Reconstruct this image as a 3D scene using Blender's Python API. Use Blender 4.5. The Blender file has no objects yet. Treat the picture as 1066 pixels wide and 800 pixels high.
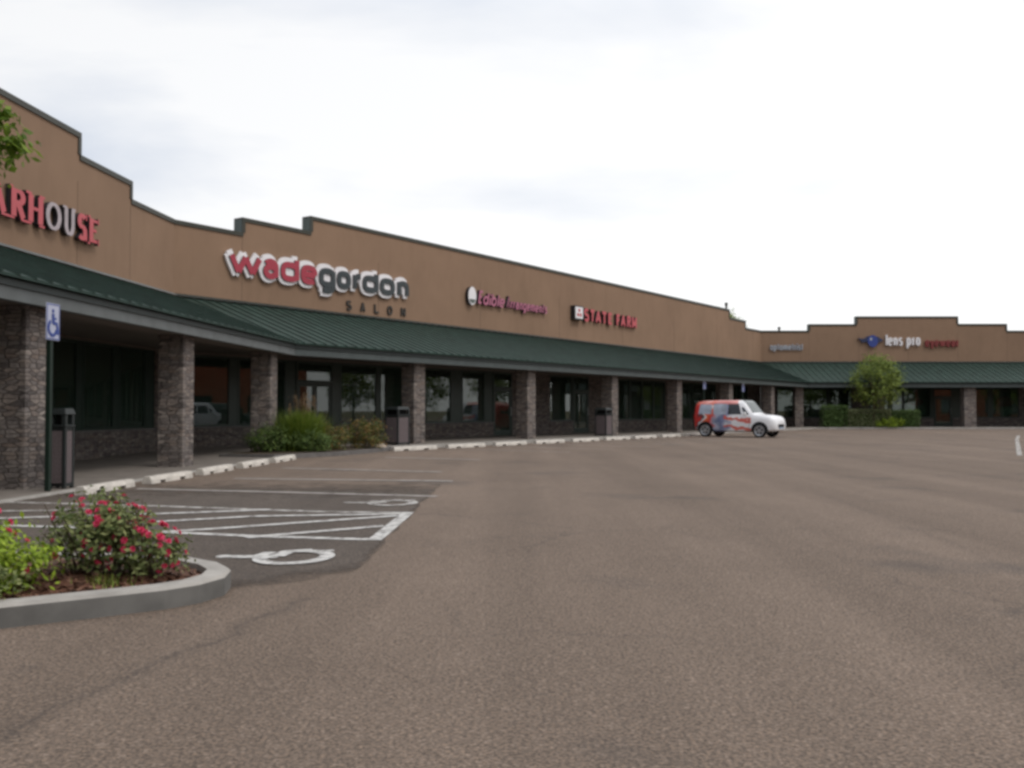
import bpy, bmesh, math, random
from mathutils import Vector, Matrix, noise
R = math.radians
random.seed(7)
S = bpy.context.scene
COL = S.collection

# ------------------------------------------------------------------ helpers
WORLDM = {}

def obj(name, me, mat=None, parent=None, M=None):
    """link one mesh (or an Empty) at world matrix M, below parent"""
    o = bpy.data.objects.new(name, me)
    COL.objects.link(o)
    M = M or Matrix.Identity(4)
    WORLDM[o] = M
    if parent is not None:
        o.parent = parent
        o.matrix_local = WORLDM[parent].inverted() @ M
    else:
        o.matrix_world = M
    if me is not None and mat is not None:
        for m in (mat if isinstance(mat, (list, tuple)) else [mat]):
            me.materials.append(m)
    return o

def tag(o, label=None, cat=None, group=None, kind=None):
    if label: o['label'] = label
    if cat: o['category'] = cat
    if group: o['group'] = group
    if kind: o['kind'] = kind
    return o

def thing(name, label, cat, M=None, group=None):
    return tag(obj(name, None, None, None, M), label, cat, group)

def at(x, y, z=0, rz=0):
    return Matrix.Translation((x, y, z)) @ Matrix.Rotation(rz, 4, 'Z')

class MB:
    def __init__(s): s.v = []; s.f = []; s.m = []
    def face(s, pts, mi=0):
        n = len(s.v); s.v += [tuple(p) for p in pts]
        s.f.append(tuple(range(n, n + len(pts)))); s.m.append(mi)
    def box(s, x0, x1, y0, y1, z0, z1, mi=0):
        n = len(s.v)
        s.v += [(x, y, z) for z in (z0, z1) for y in (y0, y1) for x in (x0, x1)]
        for f in ((0,2,3,1),(4,5,7,6),(0,1,5,4),(2,6,7,3),(0,4,6,2),(1,3,7,5)):
            s.f.append(tuple(n + i for i in f)); s.m.append(mi)
    def prism(s, poly, fn, mi=0, mside=None):
        """poly: list of 2d pts (ccw); fn(p, k) -> 3d point for k=0 back, 1 front"""
        n = len(s.v); k = len(poly)
        s.v += [tuple(fn(p, 0)) for p in poly] + [tuple(fn(p, 1)) for p in poly]
        s.f.append(tuple(n + i for i in reversed(range(k)))); s.m.append(mi)
        s.f.append(tuple(n + k + i for i in range(k))); s.m.append(mi)
        for i in range(k):
            j = (i + 1) % k
            s.f.append((n + i, n + j, n + k + j, n + k + i)); s.m.append(mi if mside is None else mside)
    def tube(s, pts, rad, seg=8, mi=0, cap=True):
        rings = []
        for i, p in enumerate(pts):
            p = Vector(p)
            a = Vector(pts[max(i - 1, 0)]); b = Vector(pts[min(i + 1, len(pts) - 1)])
            d = (b - a).normalized()
            u = d.orthogonal().normalized() if abs(d.z) > .9 else d.cross(Vector((0, 0, 1))).normalized()
            w = d.cross(u)
            r = rad[i] if isinstance(rad, (list, tuple)) else rad
            n = len(s.v)
            s.v += [tuple(p + r * (math.cos(2 * math.pi * k / seg) * u + math.sin(2 * math.pi * k / seg) * w)) for k in range(seg)]
            rings.append(n)
        for a, b in zip(rings, rings[1:]):
            for k in range(seg):
                q = (k + 1) % seg
                s.f.append((a + k, a + q, b + q, b + k)); s.m.append(mi)
        if cap:
            s.f.append(tuple(rings[0] + k for k in reversed(range(seg)))); s.m.append(mi)
            s.f.append(tuple(rings[-1] + k for k in range(seg))); s.m.append(mi)
    def ribbon(s, pts, width, y0, y1, closed=False, mi=0, mside=1):
        """a flat stroke in the x-z plane between depths y0 (front) and y1 (back)"""
        P = [Vector((p[0], p[1])) for p in pts]; n = len(P); L = []; Rr = []
        for i in range(n):
            if closed: a, b = P[(i - 1) % n], P[(i + 1) % n]
            else: a, b = P[max(i - 1, 0)], P[min(i + 1, n - 1)]
            d = (b - a).normalized(); nn = Vector((-d.y, d.x))
            w = width(d) if callable(width) else width
            L.append(P[i] + nn * w / 2); Rr.append(P[i] - nn * w / 2)
        k = len(s.v)
        for i in range(n):
            s.v += [(L[i].x, y0, L[i].y), (Rr[i].x, y0, Rr[i].y), (L[i].x, y1, L[i].y), (Rr[i].x, y1, Rr[i].y)]
        for i in range(n if closed else n - 1):
            a = k + 4 * i; b = k + 4 * ((i + 1) % n)
            s.f += [(a, a + 1, b + 1, b), (a + 2, b + 2, b + 3, a + 3), (a, b, b + 2, a + 2), (a + 1, a + 3, b + 3, b + 1)]
            s.m += [mi, mside, mside, mside]
        if not closed:
            a = k; b = k + 4 * (n - 1)
            s.f += [(a, a + 2, a + 3, a + 1), (b, b + 1, b + 3, b + 2)]; s.m += [mside, mside]
    def mesh(s, name, smooth=False):
        me = bpy.data.meshes.new(name)
        me.from_pydata(s.v, [], s.f)
        for i, p in enumerate(me.polygons):
            p.material_index = s.m[i]; p.use_smooth = smooth
        me.update()
        return me
    def build(s, name, mat, parent=None, M=None, smooth=False, fix=True):
        me = s.mesh(name, smooth)
        if fix:
            bm = bmesh.new(); bm.from_mesh(me); bmesh.ops.recalc_face_normals(bm, faces=bm.faces); bm.to_mesh(me); bm.free()
        return obj(name, me, mat, parent, M)

def bevel(o, w, seg=2):
    b = o.modifiers.new('bevel', 'BEVEL'); b.width = w; b.segments = seg; b.limit_method = 'ANGLE'
    return o

# ------------------------------------------------------------------ materials
class NT:
    def __init__(s, name):
        s.mat = bpy.data.materials.new(name); s.mat.use_nodes = True
        s.t = s.mat.node_tree; s.t.nodes.clear()
        s.out = s.t.nodes.new('ShaderNodeOutputMaterial')
    def n(s, ty, **kw):
        x = s.t.nodes.new(ty)
        for k, v in kw.items():
            if k.startswith('i_'): x.inputs[k[2:].replace('_', ' ')].default_value = v
            else: setattr(x, k, v)
        return x
    def l(s, a, b): s.t.links.new(a, b)
    def math(s, op, a, b=None, c=None, clamp=False):
        x = s.n('ShaderNodeMath', operation=op, use_clamp=clamp)
        for i, v in enumerate((a, b, c)):
            if v is None: continue
            if isinstance(v, (int, float)): x.inputs[i].default_value = v
            else: s.l(v, x.inputs[i])
        return x.outputs[0]
    def ramp(s, fac, stops):
        r = s.n('ShaderNodeValToRGB'); e = r.color_ramp.elements
        while len(e) < len(stops): e.new(.5)
        for i, (p, c) in enumerate(stops):
            e[i].position = p; e[i].color = (*c, 1) if len(c) == 3 else c
        s.l(fac, r.inputs[0]); return r.outputs[0]
    def mix(s, fac, a, b, mode='MIX'):
        x = s.n('ShaderNodeMix', data_type='RGBA', blend_type=mode)
        for i, v in ((0, fac), (6, a), (7, b)):
            if isinstance(v, (int, float)): x.inputs[i].default_value = v
            elif isinstance(v, tuple): x.inputs[i].default_value = (*v, 1)
            else: s.l(v, x.inputs[i])
        return x.outputs[2]
    def noise(s, vec, scale, detail=3, rough=.55):
        x = s.n('ShaderNodeTexNoise'); x.inputs['Scale'].default_value = scale
        x.inputs['Detail'].default_value = detail; x.inputs['Roughness'].default_value = rough
        if vec is not None: s.l(vec, x.inputs['Vector'])
        return x.outputs['Fac']
    def obj(s): return s.n('ShaderNodeTexCoord').outputs['Object']
    def pos(s): return s.n('ShaderNodeNewGeometry').outputs['Position']
    def bsdf(s, color, rough=.7, metallic=0, spec=.5, bump=None, bstr=.3, bdist=.01):
        b = s.n('ShaderNodeBsdfPrincipled')
        if isinstance(color, tuple): b.inputs['Base Color'].default_value = (*color, 1)
        else: s.l(color, b.inputs['Base Color'])
        if isinstance(rough, (int, float)): b.inputs['Roughness'].default_value = rough
        else: s.l(rough, b.inputs['Roughness'])
        b.inputs['Metallic'].default_value = metallic
        b.inputs['Specular IOR Level'].default_value = spec
        if bump is not None:
            u = s.n('ShaderNodeBump'); u.inputs['Strength'].default_value = bstr; u.inputs['Distance'].default_value = bdist
            s.l(bump, u.inputs['Height']); s.l(u.outputs[0], b.inputs['Normal'])
        return b
    def done(s, sh):
        s.l(sh.outputs[0], s.out.inputs[0]); return s.mat

def mottled(name, c, var=.25, scale=6, rough=.7, spec=.4, metallic=0, bump=0, coord='obj', detail=4):
    t = NT(name); v = t.obj() if coord == 'obj' else t.pos()
    n = t.noise(v, scale, detail)
    lo = tuple(x * (1 - var) for x in c); hi = tuple(min(1, x * (1 + var)) for x in c)
    col = t.ramp(n, [(.3, lo), (.7, hi)])
    return t.done(t.bsdf(col, rough, metallic, spec, n if bump else None, bump))

def asphalt_mat(name, base, dark, patch_scale=.25, crack=True, ragged=False):
    t = NT(name); p = t.pos()
    big = t.noise(p, patch_scale, 5, .6)
    mid = t.noise(p, 1.7, 4, .6)
    fine = t.noise(p, 60, 2, .7)
    vor = t.n('ShaderNodeTexVoronoi'); vor.inputs['Scale'].default_value = 75; t.l(p, vor.inputs['Vector'])
    col = t.ramp(big, [(.3, tuple(x * .82 for x in base)), (.5, base), (.72, tuple(x * 1.1 for x in base))])
    col = t.mix(t.math('MULTIPLY', mid, .5), col, tuple(x * .82 for x in base))
    # pinkish and grey stones of the worn surface
    st = t.ramp(fine, [(.36, (.42, .42, .42)), (.5, (1, 1, 1)), (.66, (1.8, 1.66, 1.5))])
    col = t.mix(.75, col, st, 'MULTIPLY')
    sepc = t.n('ShaderNodeSeparateColor'); t.l(vor.outputs['Color'], sepc.inputs[0])
    pale = t.ramp(sepc.outputs[0], [(.87, (0, 0, 0)), (.93, (1, 1, 1))])
    col = t.mix(t.math('MULTIPLY', pale, .5), col, tuple(x * 1.85 for x in base))
    darkst = t.ramp(sepc.outputs[1], [(.80, (0, 0, 0)), (.88, (1, 1, 1))])
    col = t.mix(t.math('MULTIPLY', darkst, .5), col, tuple(x * .45 for x in base))
    # soft oil stains where cars have stood
    oil = t.ramp(t.noise(p, .42, 4, .55), [(.58, (0, 0, 0)), (.70, (1, 1, 1))])
    col = t.mix(t.math('MULTIPLY', oil, .5), col, dark)
    spot = t.ramp(t.noise(p, 1.9, 3, .6), [(.66, (0, 0, 0)), (.76, (1, 1, 1))])
    col = t.mix(t.math('MULTIPLY', spot, .3), col, dark)
    # wheel paths polished a little paler along the driving lane
    lane = t.n('ShaderNodeMapping'); lane.inputs['Rotation'].default_value = (0, 0, R(24)); lane.inputs['Scale'].default_value = (.55, .035, 1); t.l(p, lane.inputs[0])
    lp = t.ramp(t.noise(lane.outputs[0], 1.3, 4, .6), [(.35, (.80, .79, .78)), (.62, (1.12, 1.11, 1.1))])
    col = t.mix(.75, col, lp, 'MULTIPLY')
    if crack:
        sx = t.n('ShaderNodeSeparateXYZ'); t.l(p, sx.inputs[0])
        wob = t.math('MULTIPLY', t.math('SUBTRACT', t.noise(p, 1.6, 4, .7), .5), .4)
        # old seam running alongside the island
        for (m, c, w, s_, y0, y1) in ((.224, -2.706, .03, .5, 2.2, 6.2), (.1, 3.1, .03, .22, 3, 14)):
            d = t.math('ABSOLUTE', t.math('ADD', t.math('SUBTRACT', sx.outputs[0], t.math('MULTIPLY_ADD', sx.outputs[1], m, c)), wob))
            k = t.math('SUBTRACT', 1, t.math('DIVIDE', d, w), clamp=True)
            k2 = t.math('MULTIPLY', t.math('SUBTRACT', 1, t.math('DIVIDE', d, w * 4), clamp=True), .45)
            k = t.math('MAXIMUM', k, k2)
            gate = t.math('MULTIPLY', t.math('GREATER_THAN', sx.outputs[1], y0), t.math('LESS_THAN', sx.outputs[1], y1))
            k = t.math('MULTIPLY', t.math('MULTIPLY', k, gate), s_)
            col = t.mix(k, col, tuple(x * .6 for x in dark))
    # hairline cracking, open in some areas and absent in others
    wv = t.n('ShaderNodeTexNoise'); wv.inputs['Scale'].default_value = 1.1; wv.inputs['Detail'].default_value = 5; t.l(p, wv.inputs['Vector'])
    vm = t.n('ShaderNodeVectorMath', operation='MULTIPLY_ADD'); t.l(wv.outputs['Color'], vm.inputs[0]); vm.inputs[1].default_value = (1.5, 1.5, 0); t.l(p, vm.inputs[2])
    ce = t.n('ShaderNodeTexVoronoi', feature='DISTANCE_TO_EDGE', voronoi_dimensions='2D'); ce.inputs['Scale'].default_value = .3; t.l(vm.outputs[0], ce.inputs['Vector'])
    ck = t.ramp(ce.outputs['Distance'], [(0, (1, 1, 1)), (.006, (.4, .4, .4)), (.014, (0, 0, 0))])
    ck = t.math('MULTIPLY', ck, t.ramp(t.noise(p, .16, 3, .5), [(.45, (0, 0, 0)), (.6, (.42, .42, .42))]))
    col = t.mix(ck, col, tuple(x * .7 for x in dark))
    h = t.math('ADD', t.math('MULTIPLY', fine, .6), t.math('MULTIPLY', vor.outputs['Distance'], .5))
    b = t.bsdf(col, .92, 0, .2, h, .6, .012)
    if not ragged: return t.done(b)
    # the seal coat thins out raggedly along its right and near edges
    sx = t.n('ShaderNodeSeparateXYZ'); t.l(p, sx.inputs[0])
    d1 = t.math('DIVIDE', t.math('SUBTRACT', -1.10, sx.outputs[0]), .16)
    d2 = t.math('DIVIDE', t.math('ADD', t.math('MULTIPLY', sx.outputs[0], -.7), t.math('MULTIPLY_ADD', sx.outputs[1], .7, -5.72)), .55)
    d3 = t.math('DIVIDE', t.math('SUBTRACT', 16.8, sx.outputs[1]), 4.0)
    e = t.math('MINIMUM', t.math('MINIMUM', d1, d2), d3)
    e = t.math('ADD', e, t.math('MULTIPLY', t.math('SUBTRACT', t.noise(p, 2.6, 6, .75), .5), 1.6))
    k = t.ramp(e, [(.15, (0, 0, 0)), (.85, (1, 1, 1))])
    tr = t.n('ShaderNodeBsdfTransparent'); m = t.n('ShaderNodeMixShader')
    t.l(k, m.inputs[0]); t.l(tr.outputs[0], m.inputs[1]); t.l(b.outputs[0], m.inputs[2])
    return t.done(m)

def stone_mat(name, tint=1.0):
    """stacked ledge stone in thin uneven courses"""
    t = NT(name); p = t.obj()
    sx = t.n('ShaderNodeSeparateXYZ'); t.l(p, sx.inputs[0])
    cb = t.n('ShaderNodeCombineXYZ')
    u = t.math('ADD', sx.outputs[0], t.math('MULTIPLY', sx.outputs[1], 1.03))
    t.l(t.math('MULTIPLY', u, 4.6), cb.inputs[0])
    t.l(t.math('MULTIPLY', sx.outputs[2], 15), cb.inputs[1])
    v = t.n('ShaderNodeTexVoronoi', voronoi_dimensions='2D', distance='CHEBYCHEV'); v.inputs['Scale'].default_value = 1; v.inputs['Randomness'].default_value = .72
    ve = t.n('ShaderNodeTexVoronoi', voronoi_dimensions='2D', feature='DISTANCE_TO_EDGE'); ve.inputs['Scale'].default_value = 1; ve.inputs['Randomness'].default_value = .72
    t.l(cb.outputs[0], v.inputs['Vector']); t.l(cb.outputs[0], ve.inputs['Vector'])
    sc = t.n('ShaderNodeSeparateColor'); t.l(v.outputs['Color'], sc.inputs[0])
    k = tint
    c = t.ramp(sc.outputs[0], [(0, (.14 * k, .122 * k, .116 * k)), (.3, (.21 * k, .183 * k, .172 * k)), (.55, (.28 * k, .248 * k, .232 * k)), (.75, (.24 * k, .192 * k, .165 * k)), (1, (.36 * k, .318 * k, .29 * k))])
    n = t.noise(p, 14, 5, .65)
    c = t.mix(.7, c, t.ramp(n, [(.3, (.55, .55, .55)), (.7, (1.4, 1.37, 1.35))]), 'MULTIPLY')
    joint = t.ramp(ve.outputs['Distance'], [(.02, (1, 1, 1)), (.10, (0, 0, 0))])
    c = t.mix(t.math('MULTIPLY', joint, .45), c, (.05, .045, .042))
    h = t.math('ADD', t.math('MULTIPLY', t.math('SUBTRACT', 1, joint), 1), t.math('MULTIPLY', n, .6))
    h = t.math('ADD', h, t.math('MULTIPLY', sc.outputs[1], .8))
    return t.done(t.bsdf(c, .9, 0, .3, h, .9, .03))

def stucco_mat(name, c):
    t = NT(name); p = t.obj()
    sx = t.n('ShaderNodeSeparateXYZ'); t.l(p, sx.inputs[0])
    big = t.noise(p, .35, 4, .6)
    col = t.ramp(big, [(.3, tuple(x * .9 for x in c)), (.7, tuple(x * 1.08 for x in c))])
    # faint runs of dirt below the coping
    cb = t.n('ShaderNodeCombineXYZ'); t.l(t.math('MULTIPLY', sx.outputs[0], 1.4), cb.inputs[0]); t.l(t.math('MULTIPLY', sx.outputs[2], .45), cb.inputs[2])
    st = t.ramp(t.noise(cb.outputs[0], 1.5, 4, .6), [(.48, (1, 1, 1)), (.72, (.84, .83, .82))])
    col = t.mix(.5, col, st, 'MULTIPLY')
    gr = t.noise(p, 90, 2, .6)
    col = t.mix(.35, col, t.ramp(gr, [(.3, (.8, .8, .8)), (.7, (1.2, 1.2, 1.2))]), 'MULTIPLY')
    return t.done(t.bsdf(col, .92, 0, .2, gr, .25, .01))

def leaf_mat(name, a, b, c=None, trans=.25):
    t = NT(name)
    g = t.n('ShaderNodeNewGeometry')
    st = [(0, a), (.55, b), (1, c or b)]
    col = t.ramp(g.outputs['Random Per Island'], st)
    d = t.bsdf(col, .6, 0, .25)
    tr = t.n('ShaderNodeBsdfTranslucent'); t.l(col, tr.inputs[0])
    m = t.n('ShaderNodeMixShader'); m.inputs[0].default_value = trans
    t.l(d.outputs[0], m.inputs[1]); t.l(tr.outputs[0], m.inputs[2])
    return t.done(m)

def glass_mat(name, tint=(.62, .74, .66), refl=1.0):
    t = NT(name)
    fr = t.n('ShaderNodeFresnel'); fr.inputs[0].default_value = 1.95
    f = t.math('MULTIPLY', fr.outputs[0], refl, clamp=True)
    tr = t.n('ShaderNodeBsdfTransparent'); tr.inputs[0].default_value = (*tint, 1)
    gl = t.n('ShaderNodeBsdfGlossy'); gl.inputs['Roughness'].default_value = .015; gl.inputs[0].default_value = (.9, .95, .93, 1)
    m = t.n('ShaderNodeMixShader'); t.l(f, m.inputs[0]); t.l(tr.outputs[0], m.inputs[1]); t.l(gl.outputs[0], m.inputs[2])
    # diffuse green veil: haze put into the colour to lift the dark windows
    df = t.n('ShaderNodeBsdfDiffuse'); df.inputs[0].default_value = (.085, .125, .10, 1)
    m2 = t.n('ShaderNodeMixShader'); m2.inputs[0].default_value = .19
    t.l(m.outputs[0], m2.inputs[1]); t.l(df.outputs[0], m2.inputs[2])
    return t.done(m2)

def paint_mat(name, c=(.60, .585, .56), wear=.45, scale=9):
    """road paint worn through to the stones below it"""
    t = NT(name); p = t.pos()
    n = t.noise(p, scale, 6, .7); n2 = t.noise(p, 90, 2, .7)
    k = t.ramp(t.math('ADD', t.math('MULTIPLY', n, .65), t.math('MULTIPLY', n2, .35)), [(wear - .08, (1, 1, 1)), (wear + .1, (0, 0, 0))])
    d = t.bsdf(t.ramp(n2, [(.3, tuple(x * .85 for x in c)), (.7, c)]), .75, 0, .3)
    tr = t.n('ShaderNodeBsdfTransparent')
    m = t.n('ShaderNodeMixShader'); t.l(k, m.inputs[0]); t.l(tr.outputs[0], m.inputs[1]); t.l(d.outputs[0], m.inputs[2])
    return t.done(m)

def wrap_mat():
    """printed vinyl wrap: red tail, orange and blue-grey middle, red flames over white"""
    t = NT('printed vinyl wrap'); p = t.obj()
    sx = t.n('ShaderNodeSeparateXYZ'); t.l(p, sx.inputs[0]); X, Z = sx.outputs[0], sx.outputs[2]
    mp = t.n('ShaderNodeMapping'); mp.inputs['Scale'].default_value = (1, .2, 1.5); t.l(p, mp.inputs[0])
    n = t.noise(mp.outputs[0], 2.1, 3, .5)
    u = t.math('ADD', X, t.math('MULTIPLY', t.math('SUBTRACT', n, .5), 1.3))
    u = t.math('ADD', u, t.math('MULTIPLY', t.math('SUBTRACT', Z, .8), -.25))
    u = t.math('DIVIDE', t.math('ADD', u, .6), 3.4)
    red = (.55, .045, .04); wht = (.80, .80, .82); blu = (.13, .16, .27); gry = (.42, .44, .55); org = (.72, .16, .06)
    col = t.ramp(u, [(0, red), (.08, red), (.12, (.05, .05, .06)), (.155, wht), (.19, org), (.27, red), (.31, gry), (.38, blu), (.45, (.2, .22, .36)), (.5, gry), (.54, wht), (1, wht)])
    # flames sweeping forward along the doors
    w = t.math('SINE', t.math('ADD', t.math('ADD', t.math('MULTIPLY', Z, 15), t.math('MULTIPLY', X, 2.2)), t.math('MULTIPLY', n, 9)))
    band = t.math('MULTIPLY', t.math('GREATER_THAN', X, .9), t.math('LESS_THAN', X, 2.2))
    lowz = t.math('LESS_THAN', Z, 1.0)
    k = t.math('MULTIPLY', t.math('MULTIPLY', t.ramp(w, [(.2, (0, 0, 0)), (.5, (1, 1, 1))]), band), lowz)
    col = t.mix(t.math('MULTIPLY', k, .9), col, (.66, .10, .06))
    top = t.math('MULTIPLY', t.math('GREATER_THAN', Z, 1.5), t.math('LESS_THAN', X, 1.55))
    col = t.mix(t.math('MULTIPLY', top, .8), col, (.66, .17, .12))
    b = t.bsdf(col, .3, 0, .5)
    b.inputs['Coat Weight'].default_value = .4
    return t.done(b)

M = {}
M['asphalt'] = asphalt_mat('worn asphalt', (.163, .126, .101), (.07, .062, .058))
M['asphalt_new'] = asphalt_mat('sealed asphalt', (.098, .082, .071), (.05, .047, .046), .5, False, True)
M['dirt'] = mottled('dry ground', (.14, .12, .07), .3, .5, .95, .1, coord='pos')
M['concrete'] = mottled('sidewalk concrete', (.185, .162, .142), .15, 3, .9, .2, bump=.15)
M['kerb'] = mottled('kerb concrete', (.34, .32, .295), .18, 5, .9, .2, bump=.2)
M['kerb_face'] = mottled('darker kerb face', (.155, .15, .142), .2, 4, .9, .2, bump=.25)  # outer sides of the island kerb, darker than its top
M['kerb_dark'] = mottled('old kerb concrete', (.15, .14, .135), .2, 5, .9, .2, bump=.2)
M['stop'] = mottled('whitewashed concrete', (.56, .52, .47), .2, 7, .85, .25, bump=.3)
M['paint'] = paint_mat('road paint', wear=.545)
M['paint_worn'] = paint_mat('worn road paint', (.55, .53, .50), .50, 6)
M['paint_faded'] = paint_mat('faded road paint', (.36, .33, .305), .57, 4)
M['wall'] = stucco_mat('brown stucco', (.275, .179, .121))
M['sealant'] = mottled('joint sealant', (.19, .125, .088), .1, 3, .9, .2)
M['stone'] = stone_mat('ledge stone', .88)
M['stone_dark'] = stone_mat('knee wall stone', .72)
M['coping'] = mottled('dark bronze coping', (.042, .042, .032), .15, 3, .5, .4)
M['return'] = mottled('grey green flashing', (.10, .12, .11), .12, 3, .5, .4)
M['roof'] = mottled('green metal roof', (.020, .040, .032), .3, 2.5, .62, .22, coord='obj')
M['fascia'] = mottled('grey fascia board', (.125, .137, .138), .15, 3, .6, .4)
M['fascia_dark'] = mottled('dark grey green fascia', (.07, .085, .085), .15, 3, .6, .4)
M['gutter'] = mottled('dark gutter', (.022, .032, .031), .15, 3, .5, .4)
M['soffit'] = mottled('soffit board', (.16, .14, .125), .1, 2, .8, .2)
M['frame'] = mottled('dark green metal frame', (.014, .032, .023), .2, 4, .4, .5)
M['glass'] = glass_mat('shop glass')
M['floor'] = mottled('shop floor', (.34, .30, .25), .3, 1.2, .5, .4)
M['inwall'] = mottled('shop interior wall', (.42, .40, .33), .5, .9, .85, .2)
M['red_face'] = mottled('red acrylic face', (.50, .06, .075), .08, 4, .4, .5)
M['crimson_face'] = mottled('crimson acrylic face', (.36, .025, .05), .08, 4, .4, .5)
M['white_face'] = mottled('white acrylic face', (.82, .79, .81), .05, 4, .4, .5)
M['pale_face'] = mottled('bleached acrylic face', (.42, .36, .38), .12, 5, .5, .4)
M['dark_side'] = mottled('dark letter return', (.02, .018, .022), .2, 5, .5, .4)
M['slate_face'] = mottled('blue black acrylic face', (.022, .032, .036), .15, 4, .4, .5)
M['salon_face'] = mottled('brown black letter face', (.04, .034, .028), .15, 4, .5, .4)
M['pink_face'] = mottled('pink acrylic face', (.42, .12, .20), .12, 6, .4, .5)
M['plum_face'] = mottled('plum acrylic face', (.22, .05, .09), .2, 6, .4, .5)
M['maroon_face'] = mottled('maroon acrylic face', (.20, .028, .028), .15, 6, .4, .5)
M['silver_face'] = mottled('silver letter face', (.40, .42, .47), .12, 6, .4, .5)
M['blue_face'] = mottled('blue logo face', (.03, .055, .25), .15, 5, .35, .5)
M['navy_face'] = mottled('navy logo face', (.022, .03, .085), .15, 5, .4, .5)
M['sign_white'] = mottled('reflective sign white', (.44, .46, .58), .05, 4, .4, .5)
M['sign_blue'] = mottled('sign blue', (.02, .05, .26), .08, 4, .4, .5)
M['post'] = mottled('green painted post', (.007, .02, .013), .2, 5, .5, .4)
M['bin_panel'] = mottled('pebbled bin panel', (.135, .11, .113), .25, 40, .9, .2, bump=.4)
M['bin_frame'] = mottled('black green bin frame', (.018, .022, .022), .2, 5, .5, .4)
M['black'] = mottled('black void', (.006, .006, .006), .1, 5, .8, .1)
M['mulch'] = mottled('reddish bark mulch', (.125, .062, .042), .55, 30, .95, .1, bump=.8, coord='pos')
M['soil'] = mottled('planting soil', (.07, .055, .04), .4, 12, .95, .1, bump=.5, coord='pos')
M['bark'] = mottled('bark', (.10, .075, .055), .35, 14, .9, .2, bump=.6)
M['rose_leaf'] = leaf_mat('rose leaves', (.07, .10, .03), (.17, .205, .07), (.28, .30, .12))
M['lime_leaf'] = leaf_mat('lime leaves', (.15, .23, .02), (.26, .36, .03), (.36, .46, .05))
M['tree_leaf'] = leaf_mat('street tree leaves', (.07, .13, .02), (.15, .24, .03), (.26, .34, .05), .4)
M['far_leaf'] = leaf_mat('lot tree leaves', (.09, .13, .022), (.18, .24, .045), (.29, .34, .07), .3)
M['hedge_leaf'] = leaf_mat('hedge leaves', (.04, .075, .02), (.07, .12, .03), (.11, .165, .05))
M['grey_leaf'] = leaf_mat('greyish hedge leaves', (.11, .135, .055), (.18, .20, .095), (.26, .28, .15))
M['grass_leaf'] = leaf_mat('ornamental grass blades', (.07, .12, .02), (.16, .235, .032), (.27, .32, .055))
M['dark_leaf'] = leaf_mat('dark shrub leaves', (.045, .085, .022), (.09, .14, .034), (.14, .19, .045))
M['rust_leaf'] = leaf_mat('rusty shrub leaves', (.05, .08, .02), (.12, .14, .034), (.33, .16, .055))
M['plume'] = leaf_mat('buff seed plumes', (.16, .10, .055), (.24, .16, .09), (.30, .2, .11))
M['petal'] = leaf_mat('red petals', (.48, .02, .06), (.64, .045, .12), (.74, .10, .21))
M['rock'] = mottled('tan rock', (.36, .29, .23), .25, 6, .9, .2, bump=.6)
M['wrap'] = wrap_mat()
M['carwhite'] = mottled('white car paint', (.74, .74, .76), .03, 2, .25, .5)
M['carglass'] = mottled('dark car glass', (.018, .022, .024), .2, 2, .05, .7)
M['windshield'] = mottled('windshield glass', (.06, .075, .075), .2, 2, .05, .7)
M['wrapglass'] = mottled('window film print', (.34, .38, .46), .3, 3, .3, .5)
M['tyre'] = mottled('tyre rubber', (.015, .015, .016), .2, 8, .85, .2)
M['rim'] = mottled('alloy rim', (.45, .46, .48), .1, 4, .35, .5, .6)
M['lamp'] = mottled('headlamp lens', (.62, .65, .70), .1, 4, .1, .6)
M['tail'] = mottled('tail lamp lens', (.35, .015, .015), .1, 4, .2, .6)
M['darkgreen_car'] = mottled('dark green car paint', (.015, .035, .03), .1, 2, .25, .5)
M['redbrick'] = mottled('orange red brick', (.36, .105, .055), .3, 3, .9, .2)
M['poster_red'] = mottled('poster red', (.42, .06, .05), .2, 3, .6, .3)
M['poster_white'] = mottled('poster white', (.55, .56, .54), .15, 3, .6, .3)
M['poster_orange'] = mottled('display orange', (.34, .15, .04), .6, 5, .6, .3)
M['poster_blue'] = mottled('poster pale blue', (.40, .48, .60), .3, 5, .6, .3)
M['poster_green'] = mottled('poster grey green', (.33, .38, .30), .3, 4, .6, .3)

# ------------------------------------------------------------------ camera, world, sun
cam = bpy.data.cameras.new('camera'); co = bpy.data.objects.new('camera', cam); COL.objects.link(co)
cam.sensor_width = 36; cam.lens = 36 * 1000 / 1066; cam.clip_end = 6000; cam.clip_start = .05
co.location = (0, 0, 1.2); co.rotation_euler = (math.pi / 2 + math.atan(.028), 0, 0)
S.camera = co
S.view_settings.view_transform = 'Standard'; S.view_settings.look = 'None'
S.view_settings.exposure = 0; S.view_settings.gamma = 1; S.view_settings.use_curve_mapping = False
S.cycles.filter_width = 3.1
S.cycles.max_bounces = 8; S.cycles.transparent_max_bounces = 12
S.cycles.sample_clamp_indirect = 6

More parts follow.
